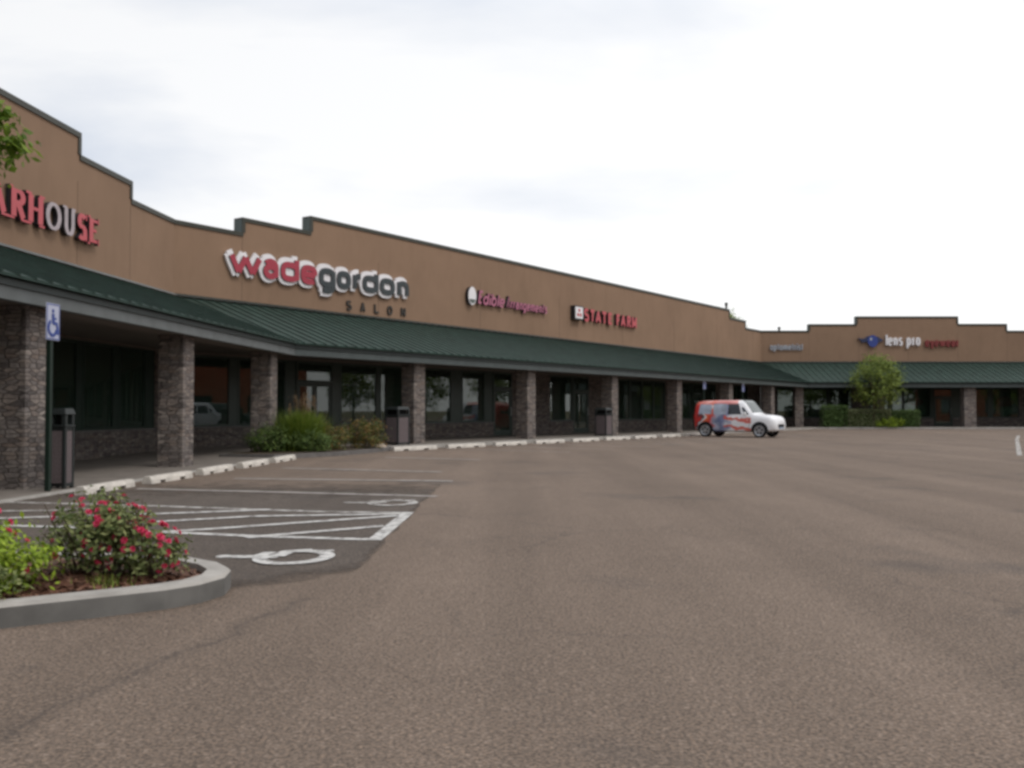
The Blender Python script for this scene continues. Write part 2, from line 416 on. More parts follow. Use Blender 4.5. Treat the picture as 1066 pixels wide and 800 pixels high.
SUN_AZ, SUN_EL = R(125), R(54)          # azimuth clockwise from +Y
w = bpy.data.worlds.new('World'); S.world = w; w.use_nodes = True
t = w.node_tree; t.nodes.clear()
def wn(ty): return t.nodes.new(ty)
out = wn('ShaderNodeOutputWorld'); bg = wn('ShaderNodeBackground'); bg.inputs[1].default_value = .1
sky = wn('ShaderNodeTexSky'); sky.sky_type = 'NISHITA'; sky.sun_disc = False
sky.sun_elevation = SUN_EL; sky.sun_rotation = SUN_AZ; sky.dust_density = 2
tc = wn('ShaderNodeTexCoord'); mp = wn('ShaderNodeMapping'); mp.inputs['Scale'].default_value = (1, 1, 2.6); mp.inputs['Location'].default_value = (3.3, .4, 1.7)
t.links.new(tc.outputs['Generated'], mp.inputs[0])
nz = wn('ShaderNodeTexNoise'); nz.inputs['Scale'].default_value = 1.7; nz.inputs['Detail'].default_value = 6; nz.inputs['Roughness'].default_value = .5
nz.inputs['Distortion'].default_value = .5
t.links.new(mp.outputs[0], nz.inputs[0])
sep = wn('ShaderNodeSeparateXYZ'); t.links.new(tc.outputs['Generated'], sep.inputs[0])
# overcast deck: brighter towards the zenith, bluish where it thickens
rz = wn('ShaderNodeValToRGB'); rz.color_ramp.elements[0].position = 0; rz.color_ramp.elements[0].color = (11.2, 11.2, 11.2, 1)
rz.color_ramp.elements[1].position = 1; rz.color_ramp.elements[1].color = (19, 19, 19.2, 1)
e = rz.color_ramp.elements.new(.38); e.color = (10.7, 10.75, 10.85, 1)
t.links.new(sep.outputs[2], rz.inputs[0])
rn = wn('ShaderNodeValToRGB'); rn.color_ramp.elements[0].position = .33; rn.color_ramp.elements[0].color = (.69, .74, .83, 1)
rn.color_ramp.elements[1].position = .54; rn.color_ramp.elements[1].color = (1, 1, 1, 1)
mb_ = wn('ShaderNodeMath'); mb_.operation = 'MULTIPLY_ADD'; mb_.inputs[1].default_value = .30
t.links.new(sep.outputs[0], mb_.inputs[0]); t.links.new(nz.outputs[0], mb_.inputs[2])
t.links.new(mb_.outputs[0], rn.inputs[0])
mu = wn('ShaderNodeMix'); mu.data_type = 'RGBA'; mu.blend_type = 'MULTIPLY'; mu.inputs[0].default_value = 1
t.links.new(rz.outputs[0], mu.inputs[6]); t.links.new(rn.outputs[0], mu.inputs[7])
# the deck is thinner, so brighter, ahead and to the right than behind the camera
vd = wn('ShaderNodeVectorMath'); vd.operation = 'DOT_PRODUCT'; vd.inputs[1].default_value = (.62, .78, 0)
t.links.new(tc.outputs['Generated'], vd.inputs[0])
ma = wn('ShaderNodeMath'); ma.operation = 'MULTIPLY_ADD'; ma.inputs[1].default_value = .17; ma.inputs[2].default_value = .86
t.links.new(vd.outputs['Value'], ma.inputs[0])
mu2 = wn('ShaderNodeVectorMath'); mu2.operation = 'SCALE'
t.links.new(mu.outputs[2], mu2.inputs[0]); t.links.new(ma.outputs[0], mu2.inputs['Scale'])
mx = wn('ShaderNodeMix'); mx.data_type = 'RGBA'; mx.inputs[0].default_value = .93
t.links.new(sky.outputs[0], mx.inputs[6]); t.links.new(mu2.outputs[0], mx.inputs[7])
t.links.new(mx.outputs[2], bg.inputs[0]); t.links.new(bg.outputs[0], out.inputs[0])

sl = bpy.data.lights.new('sun', 'SUN'); sl.energy = 1.0; sl.angle = R(14); sl.color = (1, .96, .9)
so = bpy.data.objects.new('sun', sl); COL.objects.link(so)
sd = Vector((math.sin(SUN_AZ) * math.cos(SUN_EL), math.cos(SUN_AZ) * math.cos(SUN_EL), math.sin(SUN_EL)))
so.rotation_euler = sd.to_track_quat('Z', 'Y').to_euler()

# ------------------------------------------------------------------ the three wings of the shopping centre
# facade lines: outward normals and corner points (metres, camera at the origin)
PAB = (-10.008, 28.352); PBC = (17.586, 67.76); LB = 48.108
ANG = {'A': R(4.06), 'B': R(35), 'C': R(90)}
ORG = {'A': PAB, 'B': PAB, 'C': PBC}
KAB, KBC = .2766, .5206
W = {}
for k in 'ABC':
    a = ANG[k]; d = (math.sin(a), math.cos(a)); n = (math.cos(a), -math.sin(a))
    W[k] = Matrix(((d[0], -n[0], 0, ORG[k][0]), (d[1], -n[1], 0, ORG[k][1]), (0, 0, 1, 0), (0, 0, 0, 1)))
# wing frame: x = t along the wing, y = -o (o = distance out from the facade), z up
T0 = {'A': -27.0, 'B': 0.0, 'C': 0.0}; T1 = {'A': 0.0, 'B': LB, 'C': 31.0}
def tstart(k, o): return {'A': T0['A'], 'B': KAB * o, 'C': KBC * o}[k]
def tend(k, o): return {'A': -KAB * o, 'B': LB - KBC * o, 'C': T1['C']}[k]
def wpt(k, tt, o, z=0): return W[k] @ Vector((tt, -o, z))

LV = {'A': [(-27, 6.82), (-25, 7.30), (-22.3, 7.83), (-5.43, 7.30), (-2.76, 6.82)],
      'B': [(0, 6.82), (2.5, 7.30), (5.4, 7.83), (42.4, 7.30), (45.2, 6.82)],
      'C': [(0, 6.82), (3.4, 7.28), (6.75, 7.83), (13.93, 7.30), (17.38, 6.82)]}
# read as: from this t on the parapet is this high
LV['A'] = [(-27, 6.82), (-25, 7.30), (-22.3, 7.83), (-5.43, 7.30), (-2.76, 6.82)]

mall = thing('strip_mall', 'long brown stucco shopping centre with a stepped parapet, green canopy roof and stone columns', 'building', at(*PAB))
WZ = 2.96   # canopy ceiling height, top of the shop windows' header
for k in 'ABC':
    st = LV[k] + [(T1[k], None)]
    # upper wall, one flat panel per parapet step, butted end to end
    mb = MB(); cp = MB()
    TH = .36
    for i in range(len(st) - 1):
        t0, z = st[i]; t1 = st[i + 1][0]
        zb = WZ
        a0 = t0 + (TH * KAB * 0 if i else 0); a1 = t1
        mb.box(a0, a1, 0, TH, zb, z)
        cp.box(a0 - .02, a1 + .02, -.035, TH + .03, z, z + .055)                # cap
        cp.box(a0 - .02, a1 + .02, -.035, -.003, z - .075, z - .001)             # front lip
        for tt, zz, sgn in ((t0, st[i - 1][1] if i else 0, 1), (t1, st[i + 1][1] if i + 2 < len(st) else 9, -1)):
            if zz and zz < z - .1 and 0 < i < len(st) - 2:
                x0, x1 = (tt - .03, tt + .10) if sgn > 0 else (tt - .10, tt + .03)
                cp.box(x0, x1, -.032, -.004, zz + .056, z - .076)
                cp.box(*( (tt - .03, tt - .003) if sgn > 0 else (tt + .003, tt + .03)), -.004, TH + .02, zz + .056, z - .001, 1)
    mb.build('wall', M['wall'], mall, W[k])
    cp.build('coping', [M['coping'], M['return']], mall, W[k])
    # shallow vertical reveals of the stucco panels
    for tt in ([-22.3, -16.7, -11.1, -5.5, -2.8] if k == 'A' else [6.3 * i + 2.5 for i in range(8)] if k == 'B' else [3.4 + 3.5 * i for i in range(8)]):
        rv = MB(); rv.box(tt - .012, tt + .012, -.004, .01, 4.7, 6.7)
        rv.build('panel_joint', M['sealant'], mall, W[k])

    # canopy: sloping green sheet with standing ribs, dark drip edge, grey fascia, soffit
    OE, ZE, ZT = 4.10, 3.12, 4.60
    slope = (ZT - ZE) / OE
    zr = lambda o: ZT - slope * o
    rf = MB()
    for (dz, mi) in ((0, 0), (-.05, 0)):
        rf.face([(tstart(k, 0), -.002, ZT + dz), (tend(k, 0), -.002, ZT + dz), (tend(k, OE), -OE, ZE + dz), (tstart(k, OE), -OE, ZE + dz)])
    rf.face([(tstart(k, OE), -OE, ZE), (tend(k, OE), -OE, ZE), (tend(k, OE), -OE, ZE - .05), (tstart(k, OE), -OE, ZE - .05)])
    step = .42; tt = math.ceil(tstart(k, 0) / step) * step + .1
    while tt < tend(k, 0) - .05:
        if k == 'A': om = min(OE, -tt / KAB)
        elif k == 'B': om = min(OE, tt / KAB, (LB - tt) / KBC)
        else: om = min(OE, tt / KBC)
        om = om - .02 if om < OE else OE + .02
        if om > .15:
            n0 = len(rf.v)
            for o in (.01, om):
                for x in (-.024, .024):
                    for h in (.004, .03): rf.v.append((tt + x, -o, zr(o) + h))
            for f in ((0, 1, 5, 4), (2, 6, 7, 3), (1, 3, 7, 5), (4, 5, 7, 6), (0, 2, 3, 1)):
                rf.f.append(tuple(n0 + i for i in f)); rf.m.append(0)
        tt += step
    rf.build('canopy_roof', M['roof'], mall, W[k], fix=False)
    fl = MB()
    fl.face([(tstart(k, 0) + .01, -.03, ZT + .07), (tend(k, 0) - .01, -.03, ZT + .07), (tend(k, .16) - .01, -.16, zr(.16) + .055), (tstart(k, .16) + .01, -.16, zr(.16) + .055)])
    fl.face([(tstart(k, 0) + .01, -.03, ZT + .07), (tend(k, 0) - .01, -.03, ZT + .07), (tend(k, 0) - .01, -.004, ZT + .09), (tstart(k, 0) + .01, -.004, ZT + .09)])
    fl.build('flashing', M['fascia'] if k == 'A' else M['gutter'], mall, W[k], fix=False)

    def strip(name, o0, o1, z0, z1, mat):
        m_ = MB()
        P = [(tstart(k, o0), -o0), (tend(k, o0), -o0), (tend(k, o1), -o1), (tstart(k, o1), -o1)]
        m_.prism(P, lambda p, q: (p[0], p[1], z1 if q else z0))
        return m_.build(name, mat, mall, W[k])
    strip('gutter', 4.02, 3.90, 2.96, 3.065, M['gutter'])
    strip('fascia', 3.985, 3.86, 2.765, 2.958, M['fascia'] if k == 'A' else M['fascia_dark'])
    strip('soffit', 3.858, .02, 2.962, 3.0, M['soffit'])
    strip('beam', 3.62, 3.14, 2.80, 2.961, M['soffit'])

# ---- stone columns under the canopy
cs = .56
def column(k, t_right, zb, width=cs):
    m_ = MB(); m_.box(-width / 2, width / 2, -cs / 2, cs / 2, zb, 2.801)
    o = m_.build('column', M['stone'], mall, W[k] @ Matrix.Translation((t_right - width / 2, -(3.66 - cs / 2), 0)))
    bevel(o, .015, 2)
for tr in (-24.65, -18.88, -13.11, -7.34, -1.62): column('A', tr, .01)
for i in range(6): column('B', 7.16 + 6.68 * i, .05)
column('C', 1.86, .05); column('C', 7.3, .05); column('C', 13.39, .05, .8)
column('C', 19.3, .05); column('C', 25.1, .05)

# ---- storefronts
SILL, HEAD = .72, 2.90
FR = .065
def window(k, t0, t1, z0=SILL, z1=HEAD, bars=()):
    c = W[k] @ Matrix.Translation((t0, .06, 0)); L = t1 - t0
    f = MB()
    f.box(0, L, -.02, .06, z0, z0 + FR); f.box(0, L, -.02, .06, z1 - FR, z1)
    f.box(0, FR, -.02, .06, z0 + FR, z1 - FR); f.box(L - FR, L, -.02, .06, z0 + FR, z1 - FR)
    for b in bars: f.box(FR, L - FR, -.018, .058, b - .03, b + .03)
    w_ = f.build('window', M['frame'], mall, c)
    g = MB(); g.box(FR, L - FR, .015, .027, z0 + FR, z1 - FR); g.build('pane', M['glass'], w_, c)
    return w_
def door(k, t0, t1, zf, leaves=1):
    c = W[k] @ Matrix.Translation((t0, .05, 0)); L = t1 - t0
    f = MB(); f.box(0, .08, -.03, .08, zf, HEAD); f.box(L - .08, L, -.03, .08, zf, HEAD)
    f.box(.08, L - .08, -.03, .08, HEAD - .08, HEAD); f.box(.08, L - .08, -.03, .08, 2.15, 2.25)
    d = f.build('door', M['frame'], mall, c)
    g = MB(); g.box(.08, L - .08, .02, .03, 2.25, HEAD - .08); g.build('transom', M['glass'], d, c)
    wl = (L - .16) / leaves
    for i in range(leaves):
        x0 = .08 + i * wl; x1 = x0 + wl
        lf = MB(); lf.box(x0 + .005, x0 + .10, -.01, .05, zf + .02, 2.145); lf.box(x1 - .10, x1 - .005, -.01, .05, zf + .02, 2.145)
        lf.box(x0 + .10, x1 - .10, -.01, .05, zf + .02, zf + .24); lf.box(x0 + .10, x1 - .10, -.01, .05, 2.03, 2.145)
        lf.build('door_leaf', M['frame'], d, c)
        gp = MB(); gp.box(x0 + .10, x1 - .10, .015, .027, zf + .24, 2.03); gp.build('pane', M['glass'], d, c)
        hx = x1 - .05 if i == 0 else x0 + .05
        h = MB(); h.tube([(hx, -.012, 1.0), (hx, -.06, 1.0), (hx, -.06, 1.35), (hx, -.012, 1.35)], .014, 6); h.build('handle', M['rim'], d, c)

ITEMS = {
 'A': [('W', -26.6, -25), ('W', -24.9, -23.2), ('D', -22.8, -21.2), ('W', -20.9, -19.3), ('W', -19.2, -17.6), ('D', -16.9, -15.4), ('W', -15.1, -13.5),
       ('W', -13.4, -11.9), ('W', -11.8, -10.3), ('W', -10.2, -8.6), ('M', -8.6, -8.4), ('W', -8.4, -6.75), ('M', -6.75, -6.45), ('W', -6.45, -5.32),
       ('M', -5.32, -5.08), ('W', -5.08, -3.5), ('M', -3.5, -3.24), ('W', -3.24, -1.7), ('M', -1.7, -1.15), ('P', -1.15, -.02)],
 'B': [('P', .02, .25), ('W', .25, 2.12), ('M', 2.12, 2.42), ('W', 2.42, 3.9), ('W', 3.92, 4.4), ('M', 4.4, 4.83), ('D2', 4.83, 6.55), ('M', 6.55, 6.9), ('W', 6.9, 8.8),
       ('M', 8.8, 8.95), ('W', 8.95, 10.6), ('P', 10.6, 11.5), ('W', 11.5, 13.2), ('M', 13.2, 13.9), ('W', 13.9, 15.5), ('M', 15.5, 16.07), ('D', 16.07, 17.5),
       ('P', 17.5, 20.6), ('W', 20.6, 22.6), ('D', 22.69, 24.2), ('P', 24.2, 27.0), ('W', 27.0, 28.6), ('W', 28.65, 30.0), ('W', 30.05, 31.4), ('W', 31.45, 32.9),
       ('P', 32.9, 34.6), ('W', 34.6, 36.4), ('D', 36.6, 38.1), ('W', 38.3, 40.2), ('P', 40.2, 41.8), ('W', 41.8, 43.6), ('W', 43.7, 45.6), ('P', 45.6, 48.0)],
 'C': [('P', .02, 1.1), ('W', 1.1, 2.3), ('M', 2.3, 2.7), ('W', 2.7, 4.7), ('W', 4.75, 6.4), ('P', 6.4, 7.6), ('D', 7.6, 9.1), ('W', 9.2, 10.0), ('W', 10.05, 12.0),
       ('D', 12.15, 13.5), ('M', 13.5, 14.0), ('W', 14.0, 16.05), ('M', 16.05, 16.3), ('W', 16.3, 18.2), ('P', 18.2, 20), ('W', 20, 22), ('D', 22.2, 23.7), ('W', 23.9, 26),
       ('P', 26, 27), ('W', 27, 29), ('W', 29.1, 30.9)]}
for k in 'ABC':
    zf = .02 if k == 'A' else .12
    hd = MB(); hd.box(tstart(k, 0) + .01, tend(k, 0) - .01, .01, .30, HEAD + .002, WZ - .002); hd.build('header', M['soffit'], mall, W[k])
    run = []
    prev = ITEMS[k][0][1]
    for kind, t0, t1 in ITEMS[k]:
        if kind == 'W':
            window(k, t0, t1, SILL, HEAD)
            run.append((t0, t1))
        elif kind in ('D', 'D2'): door(k, t0, t1, zf, 2 if kind == 'D2' else 1)
        elif kind == 'P':
            m_ = MB(); m_.box(t0, t1, .03, .3, 0, HEAD); m_.build('pier', M['stone_dark'], mall, W[k])
        elif kind == 'M':
            m_ = MB(); m_.box(t0 + .002, t1 - .002, .05, .2, SILL, HEAD); m_.build('mullion_panel', M['frame'], mall, W[k])
            run.append((t0, t1))
        if t0 - prev > .03:
            m_ = MB(); m_.box(prev + .002, t0 - .002, .05, .2, SILL, HEAD); m_.build('mullion_panel', M['frame'], mall, W[k]); run.append((prev, t0))
        prev = t1
    run.sort(); segs = []
    for a, b in run:
        if segs and a - segs[-1][1] < .03: segs[-1][1] = b
        else: segs.append([a, b])
    for a, b in segs:
        m_ = MB(); m_.box(a + .003, b - .003, .0, .28, 0, SILL - .05); m_.build('knee_wall', M['stone_dark'], mall, W[k])
        m_ = MB(); m_.box(a + .003, b - .003, -.04, .28, SILL - .049, SILL - .002); m_.build('sill', M['kerb_dark'], mall, W[k])
    # rooms behind the glass
    t0, t1 = tstart(k, 0) + .3, tend(k, 0) - .3
    m_ = MB()
    m_.box(t0, t1, .35, 7, zf - .02, zf); m_.build('shop_floor', M['floor'], mall, W[k])
    m_ = MB(); m_.box(t0, t1, 7.01, 7.15, 0, 3.2)
    tt = t0
    while tt < t1:
        m_.box(tt, tt + .12, .4, 7, 0, 3.1); tt += 7.3
    m_.build('partition_wall', M['inwall'], mall, W[k])
    m_ = MB(); m_.box(t0 - .3, t1 + .3, .37, 7.2, 3.2, 3.3); m_.build('roof', M['coping'], mall, W[k])
    m_ = MB(); m_.box(t0 - .1, t1 + .1, 7.2, 7.4, 0, 6.4); m_.build('back_wall', M['wall'], mall, W[k])
m_ = MB(); m_.box(-27.2, -27, 0, 7.4, 0, 6.8); m_.build('end_wall', M['wall'], mall, W['A'])
m_ = MB(); m_.box(31, 31.2, 0, 7.4, 0, 6.8); m_.build('end_wall', M['wall'], mall, W['C'])
m_ = MB(); m_.tube([(46.73, 2, 6.3), (46.73, 2, 8.7)], .07, 10); m_.tube([(46.73, 2, 8.65), (46.73, 2, 8.85)], .11, 10); m_.build('vent_pipe', M['coping'], mall, W['B'])
m_ = MB(); m_.tube([(1.85, 2, 6.3), (1.85, 2, 7.2)], .07, 10); m_.tube([(1.85, 2, 7.15), (1.85, 2, 7.3)], .11, 10); m_.build('vent_pipe', M['coping'], mall, W['C'])

# ------------------------------------------------------------------ ground, sidewalks, kerbs
def sheet(name, pts, z, mat):
    m_ = MB(); m_.face([(x, y, z) for x, y in pts]); return tag(m_.build(name, mat, fix=False), kind='structure')
sheet('ground', [(-3000, -3000), (3000, -3000), (3000, 3000), (-3000, 3000)], -.06, M['dirt'])
sheet('parking_lot', [(-60, -60), (120, -60), (120, 120), (-60, 120)], 0, M['asphalt'])

def zwalk(k, tt):
    if k == 'A': return .022 + max(0, min(1, (tt + 5) / 5)) * .05
    if k == 'B': return .072 + max(0, min(1, tt / 4)) * .048
    return .12
OC = 4.35
for k in 'ABC':
    m_ = MB(); n = 60
    a0, a1 = tstart(k, 0), tend(k, 0); b0, b1 = tstart(k, OC), tend(k, OC)
    for i in range(n):
        u0, u1 = i / n, (i + 1) / n
        p0, p1 = a0 + (a1 - a0) * u0, a0 + (a1 - a0) * u1
        q0, q1 = b0 + (b1 - b0) * u0, b0 + (b1 - b0) * u1
        z0, z1 = zwalk(k, p0), zwalk(k, p1)
        m_.face([(p0, .4, z0), (p1, .4, z1), (p1, 0, z1), (p0, 0, z0)])
        m_.face([(p0, 0, z0), (p1, 0, z1), (q1, -OC, z1), (q0, -OC, z0)])
    o = m_.build('sidewalk', M['concrete'], None, W[k], fix=False); tag(o, kind='structure')
    m_ = MB()
    for i in range(n):
        u0, u1 = i / n, (i + 1) / n
        z0, z1 = zwalk(k, a0 + (a1 - a0) * u0) + .003, zwalk(k, a0 + (a1 - a0) * u1) + .003
        c0, c1 = tstart(k, OC + .15), tend(k, OC + .15)
        q0, q1 = b0 + (b1 - b0) * u0, b0 + (b1 - b0) * u1
        r0, r1 = c0 + (c1 - c0) * u0, c0 + (c1 - c0) * u1
        m_.face([(q0, -OC, z0), (q1, -OC, z1), (r1, -OC - .15, z1), (r0, -OC - .15, z0)])
        m_.face([(r0, -OC - .15, z0), (r1, -OC - .15, z1), (r1, -OC - .16, 0), (r0, -OC - .16, 0)])
    tag(m_.build('kerb', M['kerb'], None, W[k], fix=False), kind='structure')
# scored joints across the walk
m_ = MB()
for i in range(18):
    tt = -26 + 1.5 * i; 
    if tt < -5: m_.box(tt, tt + .012, -OC, -.05, .0, zwalk('A', tt) + .0015)
tag(m_.build('sidewalk_joints', M['kerb_dark'], None, W['A']), kind='structure')

# sealed darker asphalt of the accessible bays, ragged right edge
pr = [(-6.6, 6.2), (-3.2, 6.2)] + [(-1.95, 6.45), (-1.25, 6.85)]
rng = random.Random(3)
yy = 7.3
while yy < 13.3:
    pr.append((-1.14 - .006 * (yy - 7) + rng.uniform(-.05, .05), yy)); yy += .35
pr += [(-1.15, 17.4), (-6.3, 17.6), (-7.0, 14.8), (-7.7, 9)]
sheet('asphalt_patch', pr, .004, M['asphalt_new'])

def line(pts, wd, name='road_marking', mat='paint', z=.009):
    m_ = MB(); P = [Vector(p) for p in pts]
    for i in range(len(P) - 1):
        d = (P[i + 1] - P[i]).normalized(); nn = Vector((-d.y, d.x)) * wd / 2
        ends = []
        for q in (P[i], P[i + 1]): ends.append(q)
        m_.face([(*(ends[0] - nn), z), (*(ends[1] - nn), z), (*(ends[1] + nn), z), (*(ends[0] + nn), z)])
    return tag(m_.build(name, M[mat], fix=False), kind='structure')
line([(-1.27, 8.90), (-1.22, 11.36)], .135)
line([(-1.33, 8.95), (-2.4, 9.17), (-3.38, 9.47), (-4.36, 9.85), (-5.3, 10.03)], .13, z=.010)
line([(-1.28, 11.28), (-2.17, 11.38), (-3.68, 11.83), (-4.86, 12.2), (-6.7, 12.6)], .14, z=.010, mat='paint_worn')
line([(-1.32, 9.98), (-2.5, 9.06)], .13, z=.013)
line([(-1.30, 10.94), (-3.02, 9.72), (-3.5, 9.44)], .135, z=.0135)
line([(-1.29, 11.12), (-2.91, 10.88), (-3.93, 10.28), (-4.6, 9.92)], .135, z=.014)
line([(-2.9, 11.6), (-3.9, 11.2), (-5.3, 10.78), (-6.0, 10.56)], .15, z=.0145)
line([(-4.6, 12.0), (-5.58, 11.47), (-6.5, 11.4)], .14, z=.015, mat='paint_worn')
for pts in ([(-5.76, 14.77), (-3.2, 14.1), (-1.05, 13.45)], [(-4.9, 17.0), (-1.03, 16.35)], [(-4.8, 20.1), (-1.37, 18.8)], [(-3.26, 24.7), (-.78, 23.5)]):
    line(pts, .17, mat='paint_faded')
line([(-1.9, 16.6), (-1.0, 16.3)], .11, mat='paint_worn', z=.012)
nBv = Vector((.8192, -.5736))
for i in range(11):
    p = W['B'] @ Vector((6.25 + 2.555 * i, -5.5, 0)); a = Vector((p.x, p.y))
    line([a, a + nBv * 4.4], .1, mat='paint_faded')
line([(24.5, 46.5), (21.0, 40.0), (13.61, 25.8)], .13, mat='paint_worn')

def arc(cx, cy, rx, ry, a0, a1, n=18):
    return [(cx + rx * math.cos(R(a0 + (a1 - a0) * i / n)), cy + ry * math.sin(R(a0 + (a1 - a0) * i / n))) for i in range(n + 1)]
def wheelchair(cx, cy, rz, s, mat):
    """painted wheelchair symbol, head along -x; u across, v up the figure"""
    c, si = math.cos(rz), math.sin(rz)
    def T(p): return (cx + s * (p[0] * c - p[1] * si), cy + s * (p[0] * si + p[1] * c))
    m_ = MB(); zz = [.012]
    def rib(pts, wd):
        P = [Vector(T(p)) for p in pts]; zz[0] += .0008
        for i in range(len(P) - 1):
            a = P[max(i - 1, 0)]; b = P[min(i + 1, len(P) - 1)]; a2 = P[i]; b2 = P[min(i + 2, len(P) - 1)]
            d1 = (b - a).normalized(); d2 = (b2 - a2).normalized() if (b2 - a2).length else d1
            n1 = Vector((-d1.y, d1.x)) * wd * s / 2; n2 = Vector((-d2.y, d2.x)) * wd * s / 2
            m_.face([(*(P[i] - n1), zz[0]), (*(P[i + 1] - n2), zz[0]), (*(P[i + 1] + n2), zz[0]), (*(P[i] + n1), zz[0])])
    head = [T((-.46 + .07 * math.cos(a * math.pi / 8), .02 + .085 * math.sin(a * math.pi / 8))) for a in range(16)]
    m_.face([(*p, .0125) for p in head])
    rib([(-.40, .02), (-.08, .02), (.02, .04)], .15)
    rib([(-.16, .04), (-.13, .30)], .12)
    rib([(.0, .05), (.02, .34), (.22, .44)], .15)
    rib(arc(.17, .02, .28, .36, 128, -190, 30), .135)
    rib([(.28, .36), (.42, .42)], .1)
    return tag(m_.build('road_marking', M[mat], fix=False), kind='structure')
wheelchair(-1.93, 7.84, R(-4), .93, 'paint')
wheelchair(-1.70, 12.45, R(-4), .93, 'paint_worn')

# planting island at the front left: kerb ring and bark mulch
isl = [(-7.5, 2.6), (-2.82, 5.32), (-2.42, 5.6), (-2.1, 5.84), (-1.95, 6.02), (-1.87, 6.28), (-1.91, 6.56), (-2.07, 6.82), (-2.35, 7.06), (-2.8, 7.22), (-4.6, 7.45), (-7.5, 8.0)]
def shrink(P, d):
    out = []
    n = len(P)
    for i in range(n):
        a, b, c = Vector(P[i - 1]), Vector(P[i]), Vector(P[(i + 1) % n])
        n1 = Vector((-(b - a).y, (b - a).x)).normalized(); n2 = Vector((-(c - b).y, (c - b).x)).normalized()
        m = (n1 + n2); m = m / max(.25, m.dot(n1)) if m.length else n1
        out.append(tuple(b + m * d))
    return out
inn = shrink(isl, .15); topo = shrink(isl, .018)
m_ = MB(); n = len(isl); KH = .135
for i in range(n):
    j = (i + 1) % n; n0 = len(m_.m)
    A0, B0, A1, B1, A2, B2 = isl[i], isl[j], topo[i], topo[j], inn[i], inn[j]
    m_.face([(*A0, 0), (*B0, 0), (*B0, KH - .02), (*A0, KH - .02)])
    m_.face([(*A0, KH - .02), (*B0, KH - .02), (*B1, KH), (*A1, KH)])
    m_.face([(*A1, KH), (*B1, KH), (*B2, KH), (*A2, KH)])
    m_.face([(*A2, KH), (*B2, KH), (*B2, .02), (*A2, .02)])
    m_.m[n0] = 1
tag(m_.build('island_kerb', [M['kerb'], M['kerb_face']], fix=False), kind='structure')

def inside(x, y, P):
    c = False; j = len(P) - 1
    for i in range(len(P)):
        if (P[i][1] > y) != (P[j][1] > y) and x < (P[j][0] - P[i][0]) * (y - P[i][1]) / (P[j][1] - P[i][1]) + P[i][0]: c = not c
        j = i
    return c
def edge_d(x, y, P):
    best = 9
    for i in range(len(P)):
        a = Vector(P[i - 1]); b = Vector(P[i]); p = Vector((x, y))
        u = max(0, min(1, (p - a).dot(b - a) / (b - a).length_squared)); best = min(best, (p - a - (b - a) * u).length)
    return best
def mz(x, y): return .085 + .07 * min(1, edge_d(x, y, inn) / .5) + .022 * noise.noise(Vector((x * 6, y * 6, 0))) + .012 * noise.noise(Vector((x * 19, y * 19, 3)))
m_ = MB(); st = .06
xs = [-5.2 + st * i for i in range(int(3.6 / st))]; ys = [4.0 + st * i for i in range(int(3.7 / st))]
idx = {}
for x in xs:
    for y in ys:
        if inside(x, y, shrink(isl, .1)):
            idx[(x, y)] = len(m_.v); m_.v.append((x, y, mz(x, y)))
for i in range(len(xs) - 1):
    for j in range(len(ys) - 1):
        q = [(xs[i], ys[j]), (xs[i + 1], ys[j]), (xs[i + 1], ys[j + 1]), (xs[i], ys[j + 1])]
        if all(p in idx for p in q): m_.f.append(tuple(idx[p] for p in q)); m_.m.append(0)
tag(m_.build('mulch_bed', M['mulch'], smooth=True, fix=False), kind='structure')
m_ = MB(); m_.face([(*p, .06) for p in shrink(isl, .1)]); tag(m_.build('soil_bed', M['soil'], fix=False), kind='structure')
m_ = MB(); rng = random.Random(5)
for _ in range(9000):
    x, y = rng.uniform(-4.6, -1.8), rng.uniform(4.4, 7.3)
    if not inside(x, y, inn): continue
    z = mz(x, y) + .004; a = rng.uniform(0, 6.28); L = rng.uniform(.01, .035); wd = rng.uniform(.004, .011); tl = rng.uniform(-.012, .016)
    d = Vector((math.cos(a), math.sin(a))) * L; e_ = Vector((-math.sin(a), math.cos(a))) * wd
    m_.face([(x - d.x - e_.x, y - d.y - e_.y, z - tl), (x + d.x - e_.x, y + d.y - e_.y, z + tl), (x + d.x + e_.x, y + d.y + e_.y, z + tl + .004), (x - d.x + e_.x, y - d.y + e_.y, z - tl + .004)])
tag(m_.build('mulch_chips', leaf_mat('bark chips', (.06, .03, .02), (.14, .068, .045), (.22, .12, .08), .0), fix=False), 'loose reddish bark chips covering the bed of the planting island', 'mulch', kind='stuff')

# planting bed at the bend of the walk
bed = [(-7.4, 24.3), (-5.9, 23.9), (-4.6, 25.6), (-3.95, 27.6), (-3.6, 29.3), (-4.9, 30.2), (-6.9, 28.0)]
m_ = MB(); m_.prism(bed, lambda p, q: (p[0], p[1], .11 if q else 0)); tag(m_.build('bed_kerb', M['kerb_dark']), kind='structure')
m_ = MB(); m_.face([(*p, .116) for p in shrink(bed, .12)]); tag(m_.build('soil_bed', M['soil'], fix=False), kind='structure')
# bed along the far wing
bedC = [(2.85, -4.3), (9.4, -4.3), (9.4, -3.72), (2.85, -3.72)]
m_ = MB(); m_.face([(*p, .128) for p in bedC]); tag(m_.build('soil_bed', M['soil'], None, W['C'], fix=False), kind='structure')

# ------------------------------------------------------------------ letters for the shop signs
def el(cx, cy, rx, ry, n=22): return arc(cx, cy, rx, ry, 0, 360, n)[:-1]
